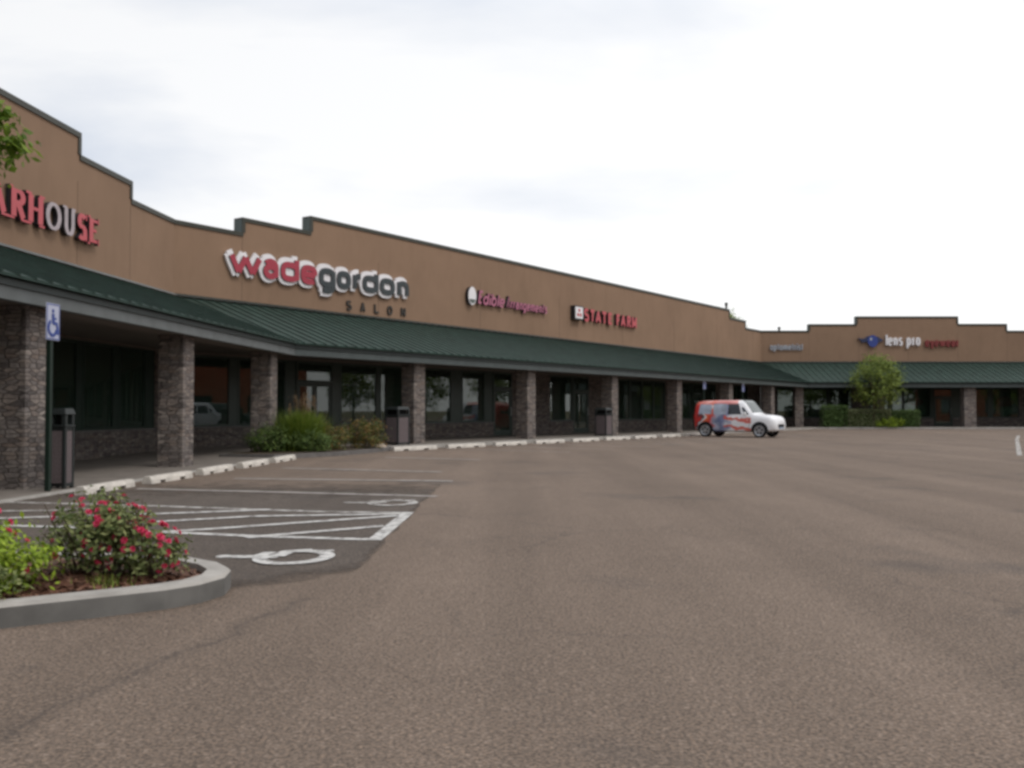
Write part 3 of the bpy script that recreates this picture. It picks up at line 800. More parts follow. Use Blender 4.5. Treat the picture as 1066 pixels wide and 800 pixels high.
# each letter: (width, [(points, closed)]) ; caps 0..1, x-height 1, ascender 1.42, descender -.42
G = {}
def g(c, wdt, *st): G[c] = (wdt, [s if isinstance(s, tuple) else (s, False) for s in st])
O_ = (el(.45, .5, .40, .45), True)
g('o', .9, O_); g('a', .95, O_, [(.86, .98), (.86, .02)]); g('d', .95, O_, [(.86, 1.42), (.86, .02)]); g('b', .95, O_, [(.06, 1.42), (.06, .02)])
g('g', .95, O_, [(.86, .98), (.86, -.1)] , arc(.48, -.1, .38, .27, 0, -150, 10)); g('p', .95, O_, [(.06, .98), (.06, -.42)])
g('e', .9, [(.06, .5), (.84, .5)], arc(.45, .5, .40, .45, 0, 312, 20)); g('c', .85, arc(.45, .5, .4, .45, 50, 310, 18))
g('w', 1.35, [(.06, 1), (.36, .03)], [(.36, .03), (.67, .95)], [(.67, .95), (.98, .03)], [(.98, .03), (1.29, 1)])
g('r', .6, [(.08, 1), (.08, 0)], arc(.5, .45, .42, .48, 175, 80, 8)); g('n', .9, [(.08, 1), (.08, 0)], arc(.45, .55, .37, .4, 180, 0, 12) + [(.82, 0)])
g('m', 1.35, [(.08, 1), (.08, 0)], arc(.38, .6, .3, .35, 180, 0, 10) + [(.68, 0)], arc(.98, .6, .3, .35, 180, 0, 10) + [(1.28, 0)])
g('i', .2, [(.1, .92), (.1, 0)], [(.1, 1.18), (.1, 1.38)]); g('l', .2, [(.1, 1.42), (.1, 0)]); g('t', .55, [(.25, 1.3), (.25, .2), (.35, .06), (.5, .05)], [(.02, .92), (.5, .92)])
SS = arc(.42, .73, .34, .23, 35, 265, 12)[:-1] + arc(.42, .27, .36, .24, 95, -145, 12)
g('s', .82, SS); g('y', .85, [(.05, 1), (.45, .05)], [(.82, 1), (.3, -.42)])
g('S', .82, SS); g('T', .8, [(.4, .92), (.4, 0)], [(0, .93), (.8, .93)]); g('A', .95, [(.08, 0), (.45, .98)], [(.82, 0), (.45, .98)], [(.22, .33), (.68, .33)])
g('E', .7, [(.09, 1), (.09, 0)], [(.09, .92), (.68, .92)], [(.09, .52), (.6, .52)], [(.09, .08), (.68, .08)]); g('F', .7, [(.09, 1), (.09, 0)], [(.09, .92), (.68, .92)], [(.09, .5), (.6, .5)])
g('R', .85, [(.09, 1), (.09, 0)], [(.09, .92)] + arc(.45, .73, .32, .2, 90, -90, 10) + [(.09, .52)], [(.42, .5), (.82, 0)])
g('M', 1.05, [(.09, 0), (.09, 1)], [(.09, .98), (.52, .15)], [(.52, .15), (.96, .98)], [(.96, 1), (.96, 0)]); g('L', .65, [(.09, 1), (.09, 0)], [(.09, .08), (.64, .08)])
g('O', .9, O_); g('N', .9, [(.09, 0), (.09, 1)], [(.09, .98), (.81, .02)], [(.81, 0), (.81, 1)]); g('H', .95, [(.1, 1), (.1, 0)], [(.85, 1), (.85, 0)], [(.1, .52), (.85, .52)])
g('U', .9, [(.12, 1), (.12, .38)] + arc(.45, .38, .33, .33, 180, 360, 14) + [(.78, 1)])

def letter(ch, x0, x1, z0, h, wd, y0, y1, mats, parent, Mx, slant=0, pen=None, serif=False, name='letter', inset=True):
    """one channel letter between x0..x1 on the wall; strokes staggered a millimetre in depth"""
    W_, st = G[ch]; m_ = MB(); sx = (x1 - x0)
    for i, (pts, closed) in enumerate(st):
        P = []
        for (u, v) in pts:
            u_ = wd / 2 / sx + (u / W_) * (1 - wd / sx) if inset else u / W_
            v_ = v
            z = z0 + wd / 2 * .6 + v_ * (h - wd * .6)
            P.append((x0 + u_ * sx + slant * (z - z0), z))
        m_.ribbon(P, pen(wd) if pen else wd, y0 + .0012 * i, y1 - .0006 * i, closed)
    if serif:
        bars = {'R': [(.0, .30, 0), (.0, .2, 1), (.7, 1.0, 0)], 'H': [(-.05, .28, 0), (-.05, .28, 1), (.72, 1.05, 0), (.72, 1.05, 1)], 'U': [(0, .32, 1), (.68, 1, 1)],
                'A': [(-.05, .26, 0), (.68, 1.05, 0)], 'E': [(0, .2, 0), (0, .2, 1)]}.get(ch, [])
        for i, (a, b, v) in enumerate(bars):
            zc = z0 + (.025 if v == 0 else h - .025)
            m_.ribbon([(x0 + a * sx, zc), (x0 + b * sx, zc)], .05, y0 + .008 + .001 * i, y1 - .005)
        if ch in 'ES':
            for v, a in ((.86, .94), (.14, .96)):
                m_.ribbon([(x0 + a * sx, z0 + h * (v - .1)), (x0 + a * sx, z0 + h * (v + .12))], .05, y0 + .012 + .001 * v, y1 - .005)
    return m_.build(name, mats, parent, Mx, fix=False)

def pen(wd): return lambda d: wd * (.38 + .62 * abs(d.y) ** .8)
WS = {'A': W['A'] @ Matrix.Translation((-.24, 0, 0)), 'B': W['B'] @ Matrix.Translation((-.27, 0, 0)), 'C': W['C']}
# 1. red serif channel letters of the left wing
sg = thing('shop_sign', 'big serif channel letters reading ARHOUSE, red with a bleached O and U', 'shop sign', WS['A'] @ Matrix.Translation((-8, 0, 5.2)))
for ch, a, b in (('A', -9.08, -8.24), ('R', -8.22, -7.62), ('H', -7.60, -6.93), ('O', -6.90, -6.20), ('U', -6.15, -5.60), ('S', -5.55, -5.06), ('E', -5.02, -4.48)):
    letter(ch, a, b, 5.24, .70, .19 if ch not in 'OU' else .15, -.15, -.03, [M['pale_face'] if ch in 'OU' else M['red_face'], M['dark_side']], sg, WS['A'], pen=pen, serif=True)
# 2. lowercase two tone salon sign with a white outline
sg = thing('shop_sign', 'wide lowercase sign reading wadegordon, half red half slate on a white outline, SALON below', 'shop sign', WS['B'] @ Matrix.Translation((6, 0, 5.4)))
seq = [('w', 2.08, 3.50), ('a', 3.46, 4.20), ('D', 4.20, 5.10), ('e', 5.08, 5.88), ('g', 5.92, 6.78), ('o', 6.78, 7.50), ('r', 7.54, 8.08), ('D', 8.06, 8.98), ('o', 8.98, 9.84), ('n', 9.90, 10.66)]
def sel(cx, cy, rx, ry, n=24, e=2.9):
    return [(cx + rx * math.copysign(abs(math.cos(2 * math.pi * i / n)) ** (2 / e), math.cos(2 * math.pi * i / n)), cy + ry * math.copysign(abs(math.sin(2 * math.pi * i / n)) ** (2 / e), math.sin(2 * math.pi * i / n))) for i in range(n)]
O_ = (sel(.45, .5, .41, .45), True)
g('o', .9, O_); g('g', .95, O_, [(.86, .98), (.86, -.12), (.80, -.28), (.62, -.34), (.16, -.34)])
g('e', .9, [(.06, .5), (.84, .5)], sel(.45, .5, .41, .45)[:22])
g('r', .6, [(.1, 1), (.1, 0)], [(.1, .62), (.2, .84), (.36, .93), (.58, .94)]); g('n', .9, [(.1, 1), (.1, 0)], [(.1, .70), (.2, .88), (.4, .94), (.62, .92), (.78, .80), (.82, .62), (.82, 0)])
g('D', .95, O_, [(.86, 1.30), (.86, .02)])
g('a', .95, arc(.45, .34, .39, .30, 20, 340, 18), arc(.44, .62, .40, .34, 150, 20, 8) + [(.83, .5), (.83, .02)])
for i, (ch, a, b) in enumerate(seq):
    zz = 5.50 + (.03 if i > 4 else 0)
    hh = .64 if i < 5 else .60
    letter(ch, a, b, zz, hh, .20, -.165 - .002 * (i % 2), -.121, [M['crimson_face'] if i < 4 else M['slate_face'], M['dark_side']], sg, WS['B'])
    # white outline: the same strokes, wider, standing behind and spread up, down and to the left
    Wd, st_ = G[ch]; m_ = MB(); q = 0
    for (dx, dz) in ((-.06, .14), (-.07, -.10), (-.13, .04)):
        for (pts, closed) in st_:
            P = []
            for (u, v) in pts:
                u_ = .10 / (b - a) + u / Wd * (1 - .2 / (b - a))
                P.append((a + u_ * (b - a) + dx, zz + .06 + v * (hh - .12) + dz))
            m_.ribbon(P, .22, -.113 + .0011 * q + .0004 * (i % 3), -.03, closed, 0, 0); q += 1
    m_.build('outline', M['white_face'], sg, WS['B'], fix=False)
for ch, c in zip('SALON', (7.50, 8.22, 8.93, 9.66, 10.42)):
    letter(ch, c - .15, c + .15, 4.80, .35, .065, -.06, -.01, [M['salon_face'], M['dark_side']], sg, WS['B'])
# 3. pink script with a small square emblem
sg = thing('shop_sign', 'small slanted pink and plum sign with a pale oval emblem at its left end', 'shop sign', WS['B'] @ Matrix.Translation((17, 0, 5.7)))
m_ = MB(); m_.prism(arc(14.57, 6.0, .27, .38, 0, 360, 28)[:-1], lambda p, q: (p[0], -.02 if not q else -.19, p[1]), 0, 1)
m_.build('emblem', [M['white_face'], M['dark_side']], sg, WS['B'])
m_ = MB(); m_.prism(arc(14.57, 5.86, .2, .17, 180, 360, 16), lambda p, q: (p[0], -.192 if not q else -.198, p[1]), 0, 0); m_.build('emblem_mark', M['return'], sg, WS['B'])
x = 14.98
for i, ch in enumerate('Edible'):
    wd_ = G[ch][0] * .40 + .05; h_ = .62 if ch == 'E' else .40
    letter(ch, x, x + wd_, 5.70, h_, .10, -.15 - .001 * i, -.02, [M['pink_face'], M['dark_side']], sg, WS['B'], slant=.2); x += wd_ + .015
x += .12
for i, ch in enumerate('Arrangements'):
    wd_ = G[ch][0] * .27 + .03; h_ = .56 if ch == 'A' else .33
    letter(ch, x, x + wd_, 5.72, h_, .08, -.15 - .001 * i, -.02, [M['plum_face'] if ch == 'A' else M['pink_face'], M['dark_side']], sg, WS['B'], slant=.2); x += wd_ + .012
# 4. red block capitals with a white emblem box
sg = thing('shop_sign', 'red block capitals reading STATE FARM beside a white square emblem box', 'shop sign', WS['B'] @ Matrix.Translation((26, 0, 5.6)))
m_ = MB(); m_.box(22.68, 23.50, -.25, -.01, 5.66, 6.34, 1); m_.box(22.74, 23.44, -.262, -.252, 5.72, 6.28, 0)
bevel(m_.build('emblem_box', [M['white_face'], M['dark_side']], sg, WS['B']), .02)
for cx, cz in ((23.09, 6.12), (22.97, 5.9), (23.21, 5.9)):
    m_ = MB(); m_.prism(el(cx, cz, .1, .085, 14), lambda p, q: (p[0], -.264 if not q else -.27, p[1])); m_.build('emblem_mark', M['red_face'], sg, WS['B'])
xs_ = [('S', 23.66, 24.22), ('T', 24.26, 24.80), ('A', 24.80, 25.46), ('T', 25.46, 26.02), ('E', 26.10, 26.60), ('F', 26.98, 27.44), ('A', 27.46, 28.10), ('R', 28.14, 28.66), ('M', 28.70, 29.34)]
for i, (ch, a, b) in enumerate(xs_):
    letter(ch, a, b, 5.64, .66, .15, -.17 - .001 * (i % 2), -.02, [M['red_face'], M['dark_side']], sg, WS['B'])
# 5. small silver lettering on the far wing
sg = thing('shop_sign', 'small silver lettering reading optometrist near the inner corner', 'shop sign', WS['C'] @ Matrix.Translation((1.8, 0, 5.4)))
x = .62
for i, ch in enumerate('optometrist'):
    wd_ = G[ch][0] * .235 + .02
    letter(ch, x, x + wd_, 5.48, .36, .075, -.10 - .001 * (i % 2), -.01, [M['silver_face'], M['dark_side']], sg, WS['C']); x += wd_ + .018
# 6. eye emblem, white and maroon lettering
sg = thing('shop_sign', 'blue eye emblem with tall white letters reading lens pro and a maroon word', 'shop sign', WS['C'] @ Matrix.Translation((10, 0, 5.8)))
eye = [(6.80, 6.33), (7.2, 6.28), (7.5, 6.46), (7.85, 6.53), (8.25, 6.42), (8.62, 6.18), (8.3, 6.02), (7.9, 5.96), (7.5, 6.06), (7.1, 6.02), (7.0, 6.18)]
m_ = MB(); m_.prism(eye, lambda p, q: (p[0], -.02 if not q else -.12, p[1]), 0, 0); m_.build('emblem', M['navy_face'], sg, WS['C'])
m_ = MB(); m_.prism(el(7.85, 6.12, .36, .42, 28), lambda p, q: (p[0], -.122 if not q else -.17, p[1]), 0, 0); m_.build('emblem_iris', M['blue_face'], sg, WS['C'])
m_ = MB(); m_.prism(el(7.72, 6.26, .085, .1, 14), lambda p, q: (p[0], -.171 if not q else -.18, p[1]), 0, 0); m_.build('emblem_glint', M['silver_face'], sg, WS['C'])
x = 8.80
for i, ch in enumerate('lens pro'):
    if ch == ' ': x += .22; continue
    wd_ = G[ch][0] * .34 + .03
    letter(ch, x, x + wd_, 5.80, .58, .12, -.14 - .001 * (i % 2), -.01, [M['white_face'], M['white_face']], sg, WS['C']); x += wd_ + .035
x = 11.55
for i, ch in enumerate('eyewear'):
    wd_ = G[ch][0] * .30 + .06
    letter(ch, x, x + wd_, 5.72, .46, .14, -.14 - .001 * (i % 2), -.01, [M['maroon_face'], M['maroon_face']], sg, WS['C']); x += wd_ + .01

# posters and displays seen through the shop windows
def poster(k, t0, t1, z0, z1, mat, label, cat='poster', rnd=0, y=.14):
    m_ = MB()
    if rnd: m_.prism(el((t0 + t1) / 2, (z0 + z1) / 2, (t1 - t0) / 2, (z1 - z0) / 2, 24), lambda p, q: (p[0], y + (.012 if not q else 0), p[1]))
    else: m_.box(t0, t1, y, y + .012, z0, z1)
    return tag(m_.build('poster', M[mat], None, W[k]), label, cat)
poster('C', 10.3, 11.5, 1.55, 2.15, 'poster_red', 'red oval poster in the window right of the parking lot tree', rnd=1)
poster('C', 10.15, 11.6, .95, 1.45, 'poster_green', 'grey green poster below the red oval in the window beside the tree')
poster('C', 12.5, 13.15, .9, 2.0, 'poster_green', 'tall grey green poster on the glass door of the far wing')
poster('C', 16.6, 17.9, 1.5, 2.2, 'poster_red', 'red oval poster in the rightmost shop window', rnd=1)
poster('C', 16.55, 17.95, .95, 1.4, 'poster_white', 'pale poster below the red oval in the rightmost window')
poster('C', 14.4, 15.2, 1.2, 1.9, 'poster_blue', 'pale blue poster just right of the wide stone column')
poster('C', 2.95, 4.4, 2.35, 2.7, 'poster_white', 'whitish banner strip high in the window above the dark hedge')
poster('B', 14.2, 14.9, 1.0, 2.1, 'poster_orange', 'dull orange display panel in the shop window left of the single door')
poster('B', 23.1, 23.6, 1.55, 2.0, 'poster_red', 'small red sign on the glass door behind the middle trash can')

# ------------------------------------------------------------------ wheel stops
def wheel_stop_mesh(L=1.75):
    m_ = MB(); prof = [(-.085, 0), (.085, 0), (.075, .07), (.05, .12), (-.05, .12), (-.075, .07)]
    cuts = [(-L / 2, 0), (-L * .30, 0), (-L * .30 + .001, .05), (-L * .18, .05), (-L * .18 + .001, 0), (L * .18 - .001, 0), (L * .18, .05), (L * .30 - .001, .05), (L * .30, 0), (L / 2, 0)]
    rings = []
    for x, lift in cuts:
        rings.append(len(m_.v))
        m_.v += [(x, p[0], max(p[1], lift)) for p in prof]
    for a, b in zip(rings, rings[1:]):
        for i in range(6):
            j = (i + 1) % 6; m_.f.append((a + i, a + j, b + j, b + i)); m_.m.append(0)
    m_.f.append(tuple(rings[0] + i for i in range(6))); m_.f.append(tuple(rings[-1] + i for i in reversed(range(6)))); m_.m += [0, 0]
    # dark rebar hole caps on top
    for x in (-L * .38, L * .38):
        n0 = len(m_.v); m_.v += [(x + .02 * math.cos(a * math.pi / 4), .02 * math.sin(a * math.pi / 4), .123) for a in range(8)]
        m_.f.append(tuple(n0 + i for i in range(8))); m_.m.append(1)
    return m_
ws_mesh = wheel_stop_mesh(1.6).mesh('wheel_stop'); ws_meshB = wheel_stop_mesh(1.95).mesh('wheel_stop')
for me in (ws_mesh, ws_meshB): me.materials.append(M['stop']); me.materials.append(M['black'])
LBL_A = ['white concrete wheel stop partly hidden behind the red rose bush', 'white wheel stop right of the roses, before the second stone column',
         'white wheel stop just right of the second stone column', 'white wheel stop left of the planting bed at the bend, second from its shrubs', 'white wheel stop closest to the ornamental grass at the bend']
rng = random.Random(2)
for i, tt in enumerate((-13.56, -11.45, -9.25, -7.1, -5.0)):
    o = obj('wheel_stop', ws_mesh, None, None, W['A'] @ Matrix.Translation((tt, -4.90 + rng.uniform(-.02, .02), 0)) @ Matrix.Rotation(R(rng.uniform(-1.5, 1.5)), 4, 'Z'))
    tag(o, LBL_A[i], 'wheel stop', 'concrete wheel stops along the sidewalk')
LBL_B = ['white wheel stop in front of the trash can beside the tan rock', 'second white wheel stop right of the tan rock, below a plain knee wall', 'white wheel stop before the single glass door, left of its column',
         'white wheel stop right of the column with the door to its left', 'white wheel stop left of the middle trash can', 'white wheel stop right of the middle trash can at the column foot',
         'white wheel stop two bays left of the wrapped van', 'white wheel stop one bay left of the wrapped van', 'white wheel stop touching the rear end of the wrapped van', 'white wheel stop hidden behind the wrapped van']
for i in range(9):
    tt = 4.98 + 2.555 * i
    o = obj('wheel_stop', ws_meshB, None, None, W['B'] @ Matrix.Translation((tt, -5.08 + rng.uniform(-.03, .03), 0)) @ Matrix.Rotation(R(rng.uniform(-1.5, 1.5)), 4, 'Z'))
    tag(o, LBL_B[i], 'wheel stop', 'concrete wheel stops along the sidewalk')

# ------------------------------------------------------------------ trash cans
def trash_can(Mx, label, s=.52):
    r = thing('trash_can', label, 'trash can', Mx, 'panelled trash cans by the columns')
    h = s / 2; f = MB()
    for x in (-1, 1):
        for y in (-1, 1):
            f.box(min(x * h, x * (h - .05)), max(x * h, x * (h - .05)), min(y * h, y * (h - .05)), max(y * h, y * (h - .05)), 0, .93)
    f.box(-h + .05, h - .05, -h + .01, h - .01, .03, .08); f.box(-h + .01, h - .01, -h + .01, h - .01, .88, .931)
    bevel(f.build('frame', M['bin_frame'], r, Mx), .006)
    for x0, x1, y0, y1 in ((-h + .052, h - .052, -h + .012, -h + .03), (-h + .052, h - .052, h - .03, h - .012), (-h + .012, -h + .03, -h + .052, h - .052), (h - .03, h - .012, -h + .052, h - .052)):
        p = MB(); p.box(x0, x1, y0, y1, .085, .875); p.build('panel', M['bin_panel'], r, Mx)
    hd = MB()
    hd.box(-h - .01, h + .01, -h - .01, h + .01, .933, .965)
    for x in (-1, 1):
        for y in (-1, 1): hd.box(min(x * h, x * (h - .07)), max(x * h, x * (h - .07)), min(y * h, y * (h - .07)), max(y * h, y * (h - .07)), .966, 1.12)
    hd.prism([(-h - .015, -h - .015), (h + .015, -h - .015), (h + .015, h + .015), (-h - .015, h + .015)], lambda p, q: (p[0] * (.8 if q else 1), p[1] * (.8 if q else 1), 1.215 if q else 1.121))
    bevel(hd.build('hood', M['bin_frame'], r, Mx), .01)
    op = MB(); op.box(-h + .075, h - .075, -h + .075, h - .075, .966, 1.115); op.build('opening_shade', M['black'], r, Mx)  # solid black block, the shade inside the hood opening put in as colour
trash_can(W['A'] @ Matrix.Translation((-13.43, -4.1, zwalk('A', -13))), 'trash can with pinkish side panels beside the accessible parking sign', .27)
trash_can(W['B'] @ Matrix.Translation((5.45, -3.95, .12)), 'trash can between the planting bed and a stone column, dark hood', .56)
trash_can(W['B'] @ Matrix.Translation((18.6, -4.0, .12)), 'trash can in the middle of the long wing, before the small red door sign', .56)

# ------------------------------------------------------------------ accessible parking signs
def access_sign(Mx, label, h=2.76, rz=0):
    r = thing('parking_sign', label, 'sign', Mx, 'accessible parking signs')
    p = MB(); p.box(-.035, .035, -.035, .035, 0, h - .02); bevel(p.build('post', M['post'], r, Mx), .006)
    b = MB(); b.box(-.18, .18, -.052, -.040, h - .54, h); bevel(b.build('sign_panel', M['sign_white'], r, Mx), .003)
    s_ = MB(); y0, y1 = -.0575, -.0535
    c = h - .28
    s_.prism(el(-.01, c + .17, .03, .03, 12), lambda q, k_: (q[0], y0 if k_ else y1, q[1]))
    s_.ribbon([(-.01, c + .13), (.0, c - .01)], .07, y0, y1, mside=0)
    s_.ribbon([(-.005, c + .06), (.08, c + .06)], .03, y0 - .0005, y1, mside=0)
    s_.ribbon([(-.01, c - .01), (.09, c - .01), (.13, c - .17)], .055, y0 - .001, y1, mside=0)
    s_.ribbon(arc(-.02, c - .08, .105, .11, 120, 345, 16), .05, y0 - .0015, y1, mside=0)
    s_.build('wheelchair_symbol', M['sign_blue'], r, Mx, fix=False)
    bd = MB()
    for x0, x1, z0, z1 in ((-.17, .17, h - .53, h - .515), (-.17, .17, h - .025, h - .01), (-.17, -.155, h - .514, h - .026), (.155, .17, h - .514, h - .026)): bd.box(x0, x1, -.0545, -.0525, z0, z1)
    bd.build('border', M['sign_blue'], r, Mx)
access_sign(W['A'] @ Matrix.Translation((-13.97, -4.2, .02)), 'white and blue wheelchair sign on a green post by the nearest stone column')
access_sign(W['B'] @ Matrix.Translation((29.6, -3.78, .12)), 'blue and white wheelchair sign above the rear of the wrapped van')
access_sign(W['B'] @ Matrix.Translation((35.0, -3.78, .12)), 'blue and white wheelchair sign above the front doors of the wrapped van', 2.72)

# ------------------------------------------------------------------ vegetation
def leaf(m_, p, nrm, size, rng, asp=.55):
    n = Vector(nrm)
    n = (n + Vector((rng.uniform(-1, 1), rng.uniform(-1, 1), rng.uniform(-1, 1))) * .9).normalized()
    u = n.orthogonal().normalized(); a = rng.uniform(0, 6.283); v = n.cross(u)
    d = u * math.cos(a) + v * math.sin(a); e_ = n.cross(d) * asp
    s = size * rng.uniform(.6, 1.3)
    m_.face([p - d * s * .5, p + e_ * s * .42, p + d * s * .5, p - e_ * s * .42])

def clumps(rng, c, r, n, bias=.55):
    """centres of leaf clumps spread through an ellipsoid, nearer its skin"""
    out = []
    while len(out) < n:
        v = Vector((rng.uniform(-1, 1), rng.uniform(-1, 1), rng.uniform(-1, 1)))
        if bias < v.length < 1: out.append((Vector((c[0] + v.x * r[0], c[1] + v.y * r[1], c[2] + v.z * r[2])), v))
    return out

def foliage(c, r, nclump, nleaf, csize, lsize, rng, bias=.35, zmin=None, egg=0):
    m_ = MB()
    for (q, v) in clumps(rng, c, r, nclump, bias):
        if egg:
            f = 1 - egg * max(0, v.z); q = Vector((c[0] + (q.x - c[0]) * f, c[1] + (q.y - c[1]) * f, q.z))
        cs_ = csize * rng.uniform(.5, 1.25)
        for _ in range(int(nleaf * rng.uniform(.5, 1.3))):
            w_ = Vector([max(-.95, min(.95, rng.gauss(0, g_))) for g_ in (.45, .45, .38)])
            p = q + w_ * cs_
            if zmin is not None and p.z < zmin: continue
            leaf(m_, p, (v.x * .6 + w_.x, v.y * .6 + w_.y, .9), lsize, rng)
    return m_

def branchy(base, h, tip_c, tip_r, rng, r0, n=7, lean=(0, 0)):
    m_ = MB()
    top = Vector((base[0] + lean[0], base[1] + lean[1], base[2] + h))
    pts = [Vector(base).lerp(top, i / 5) + Vector((rng.uniform(-.02, .02), rng.uniform(-.02, .02), 0)) * (i > 0) for i in range(6)]
    m_.tube(pts, [r0 * (1 - .1 * i) for i in range(6)], 9)
    lm = MB()
    for (q, v) in clumps(rng, tip_c, tip_r, n, .45):
        s_ = pts[rng.choice((3, 4, 5))]
        mid = s_.lerp(q, .5) + Vector((0, 0, .12 * h * rng.uniform(0, .4)))
        lm.tube([s_, mid, q], [r0 * .45, r0 * .28, r0 * .08], 6)
    return m_, lm

def tree(name, label, base, h, c, r, ncl, nlf, csize, lsize, mat, r0, seed, bias=.3, cat='tree', group=None, egg=0):
    rng = random.Random(seed)
    root = thing(name, label, cat, at(*base), group)
    tk, lm = branchy(base, h, c, r, rng, r0)
    tk.build('trunk', M['bark'], root, smooth=True); lm.build('limb', M['bark'], root, smooth=True)
    foliage(c, r, ncl, nlf, csize, lsize, rng, bias, None, egg).build('crown', M[mat], root, fix=False)
    return root

def shrub(name, label, base, r, ncl, nlf, csize, lsize, mat, seed, cat='shrub', group=None, bias=.3, zscale=1.0, stems=9):
    rng = random.Random(seed)
    root = thing(name, label, cat, at(*base), group)
    c = (base[0], base[1], base[2] + r[2] * .95)
    foliage(c, r, ncl, nlf, csize, lsize, rng, bias, base[2] + .01).build('foliage', M[mat], root, fix=False)
    sm = MB()
    for (q, v) in clumps(rng, c, r, stems, .4):
        b = Vector((base[0] + v.x * r[0] * .15, base[1] + v.y * r[1] * .15, base[2] - .03))
        sm.tube([b, b.lerp(q, .5) + Vector((0, 0, .05)), q], [.012 * r[2] / .4, .009 * r[2] / .4, .004], 5)
    sm.build('stem', M['bark'], root)
    return root, c, rng

def flower_mesh():
    m_ = MB(); rng = random.Random(9)
    for ring, (n, rad, tilt, sz) in enumerate(((6, .022, .35, .034), (5, .014, .8, .028), (4, .006, 1.2, .02))):
        for i in range(n):
            a = 6.283 * i / n + ring * .5
            d = Vector((math.cos(a), math.sin(a), 0)); up = Vector((0, 0, 1)); tdir = (d * math.cos(tilt) + up * math.sin(tilt)); s_ = d.cross(up)
            p = d * rad * .3 + up * ring * .004
            m_.face([p - s_ * sz * .25, p + tdir * sz * .6 - s_ * sz * .5, p + tdir * sz, p + tdir * sz * .6 + s_ * sz * .5, p + s_ * sz * .25])
    return m_.mesh('flower')
FL = flower_mesh(); FL.materials.append(M['petal'])
def flowers(root, c, r, n, rng, zmin, side=None):
    k = 0
    while k < n:
        v = Vector((rng.gauss(0, 1), rng.gauss(0, 1), rng.gauss(.25, 1))).normalized()
        if side and not side(v): continue
        p = Vector((c[0] + v.x * r[0] * rng.uniform(.8, 1.08), c[1] + v.y * r[1] * rng.uniform(.8, 1.08), c[2] + v.z * r[2] * rng.uniform(.8, 1.1)))
        if p.z < zmin: continue
        q = v.to_track_quat('Z', 'Y').to_matrix().to_4x4()
        obj('flower', FL, None, root, Matrix.Translation(p) @ q @ Matrix.Scale(rng.uniform(.5, .82), 4)); k += 1

# rose bush on the island (two tufts, taller at the left) and its red blooms
rng = random.Random(21)
rb = thing('rose_bush', 'leafy rose bush with red blooms on the tip of the planting island', 'shrub', at(-2.62, 6.25, .12))
m_ = MB()
for (c, r, n) in (((-2.78, 6.28, .38), (.29, .27, .29), 46), ((-2.58, 6.25, .40), (.22, .24, .25), 26), ((-2.42, 6.26, .31), (.23, .2, .17), 22), ((-2.27, 6.24, .26), (.14, .14, .11), 10)):
    q = foliage(c, r, n, 46, .13, .045, rng, .25, .13)
    for f in q.f: m_.face([q.v[i] for i in f])
m_.build('foliage', M['rose_leaf'], rb, fix=False)
sm = MB()
for _ in range(26):
    a = rng.uniform(0, 6.28); bx = rng.uniform(-2.85, -2.25)
    tip = Vector((bx + .22 * math.cos(a), 6.26 + .2 * math.sin(a), rng.uniform(.4, .66) - .12 * max(0, (bx + 2.5) * 3)))
    b = Vector((bx, 6.26, .1)); sm.tube([b, b.lerp(tip, .5) + Vector((0, 0, .04)), tip], [.007, .005, .003], 5)
sm.build('stem', M['bark'], rb)
front = lambda v: v.y < .35
flowers(rb, (-2.78, 6.26, .38), (.27, .27, .27), 20, rng, .25, front)
flowers(rb, (-2.56, 6.25, .40), (.22, .24, .24), 18, rng, .25, front)
flowers(rb, (-2.40, 6.25, .32), (.25, .2, .18), 34, rng, .2, front)
flowers(rb, (-2.25, 6.22, .27), (.14, .14, .12), 12, rng, .16, front)
# lime shrub at the left edge with a few red blooms, and a second rose beyond the frame's edge
lr, c, rng2 = shrub('lime_shrub', 'low bright yellow green shrub at the left edge of the island', (-3.2, 5.78, .11), (.42, .3, .21), 80, 60, .12, .045, 'lime_leaf', 31)
r2, c2, rng3 = shrub('rose_bush', 'low dark rose bush in front of the bright yellow green shrub', (-3.0, 5.52, .11), (.17, .15, .10), 16, 40, .09, .04, 'rose_leaf', 33)
flowers(r2, c2, (.17, .15, .10), 7, rng3, .13, front)
r3, c3, rng4 = shrub('rose_bush', 'rose bush behind the bright yellow green shrub, cut by the left edge', (-3.72, 6.5, .11), (.34, .3, .28), 30, 44, .13, .045, 'rose_leaf', 35)
flowers(r3, c3, (.34, .3, .28), 14, rng4, .2, front)
flowers(lr, c, (.42, .3, .2), 5, rng2, .2, lambda v: v.x > .1 and v.y < .1)
# small weeds in the mulch
m_ = MB(); rng = random.Random(17)
wd_ = thing('weed_tuft', 'small yellowish weed tuft in the mulch below the rose bush', 'weed', at(-2.55, 5.95, .12))
for _ in range(60):
    a = rng.uniform(0, 6.28); b = Vector((-2.5 + rng.gauss(0, .10), 5.98 + rng.gauss(0, .05), mz(-2.5, 5.98)))
    tip = b + Vector((math.cos(a) * .03, math.sin(a) * .03, rng.uniform(.03, .09))); s_ = Vector((-math.sin(a), math.cos(a), 0)) * .004
    m_.face([b - s_, b + s_, tip])
m_.build('blades', M['grass_leaf'], wd_, fix=False)

# young tree whose crown hangs into the top left corner
tree('young_tree', 'young bright green tree at the far left edge, crown before the red lettering', (-4.35, 6.2, .1), 2.4, (-4.2, 6.2, 2.98), (1.0, .55, .36), 190, 66, .14, .085, 'tree_leaf', .045, 41, .2)

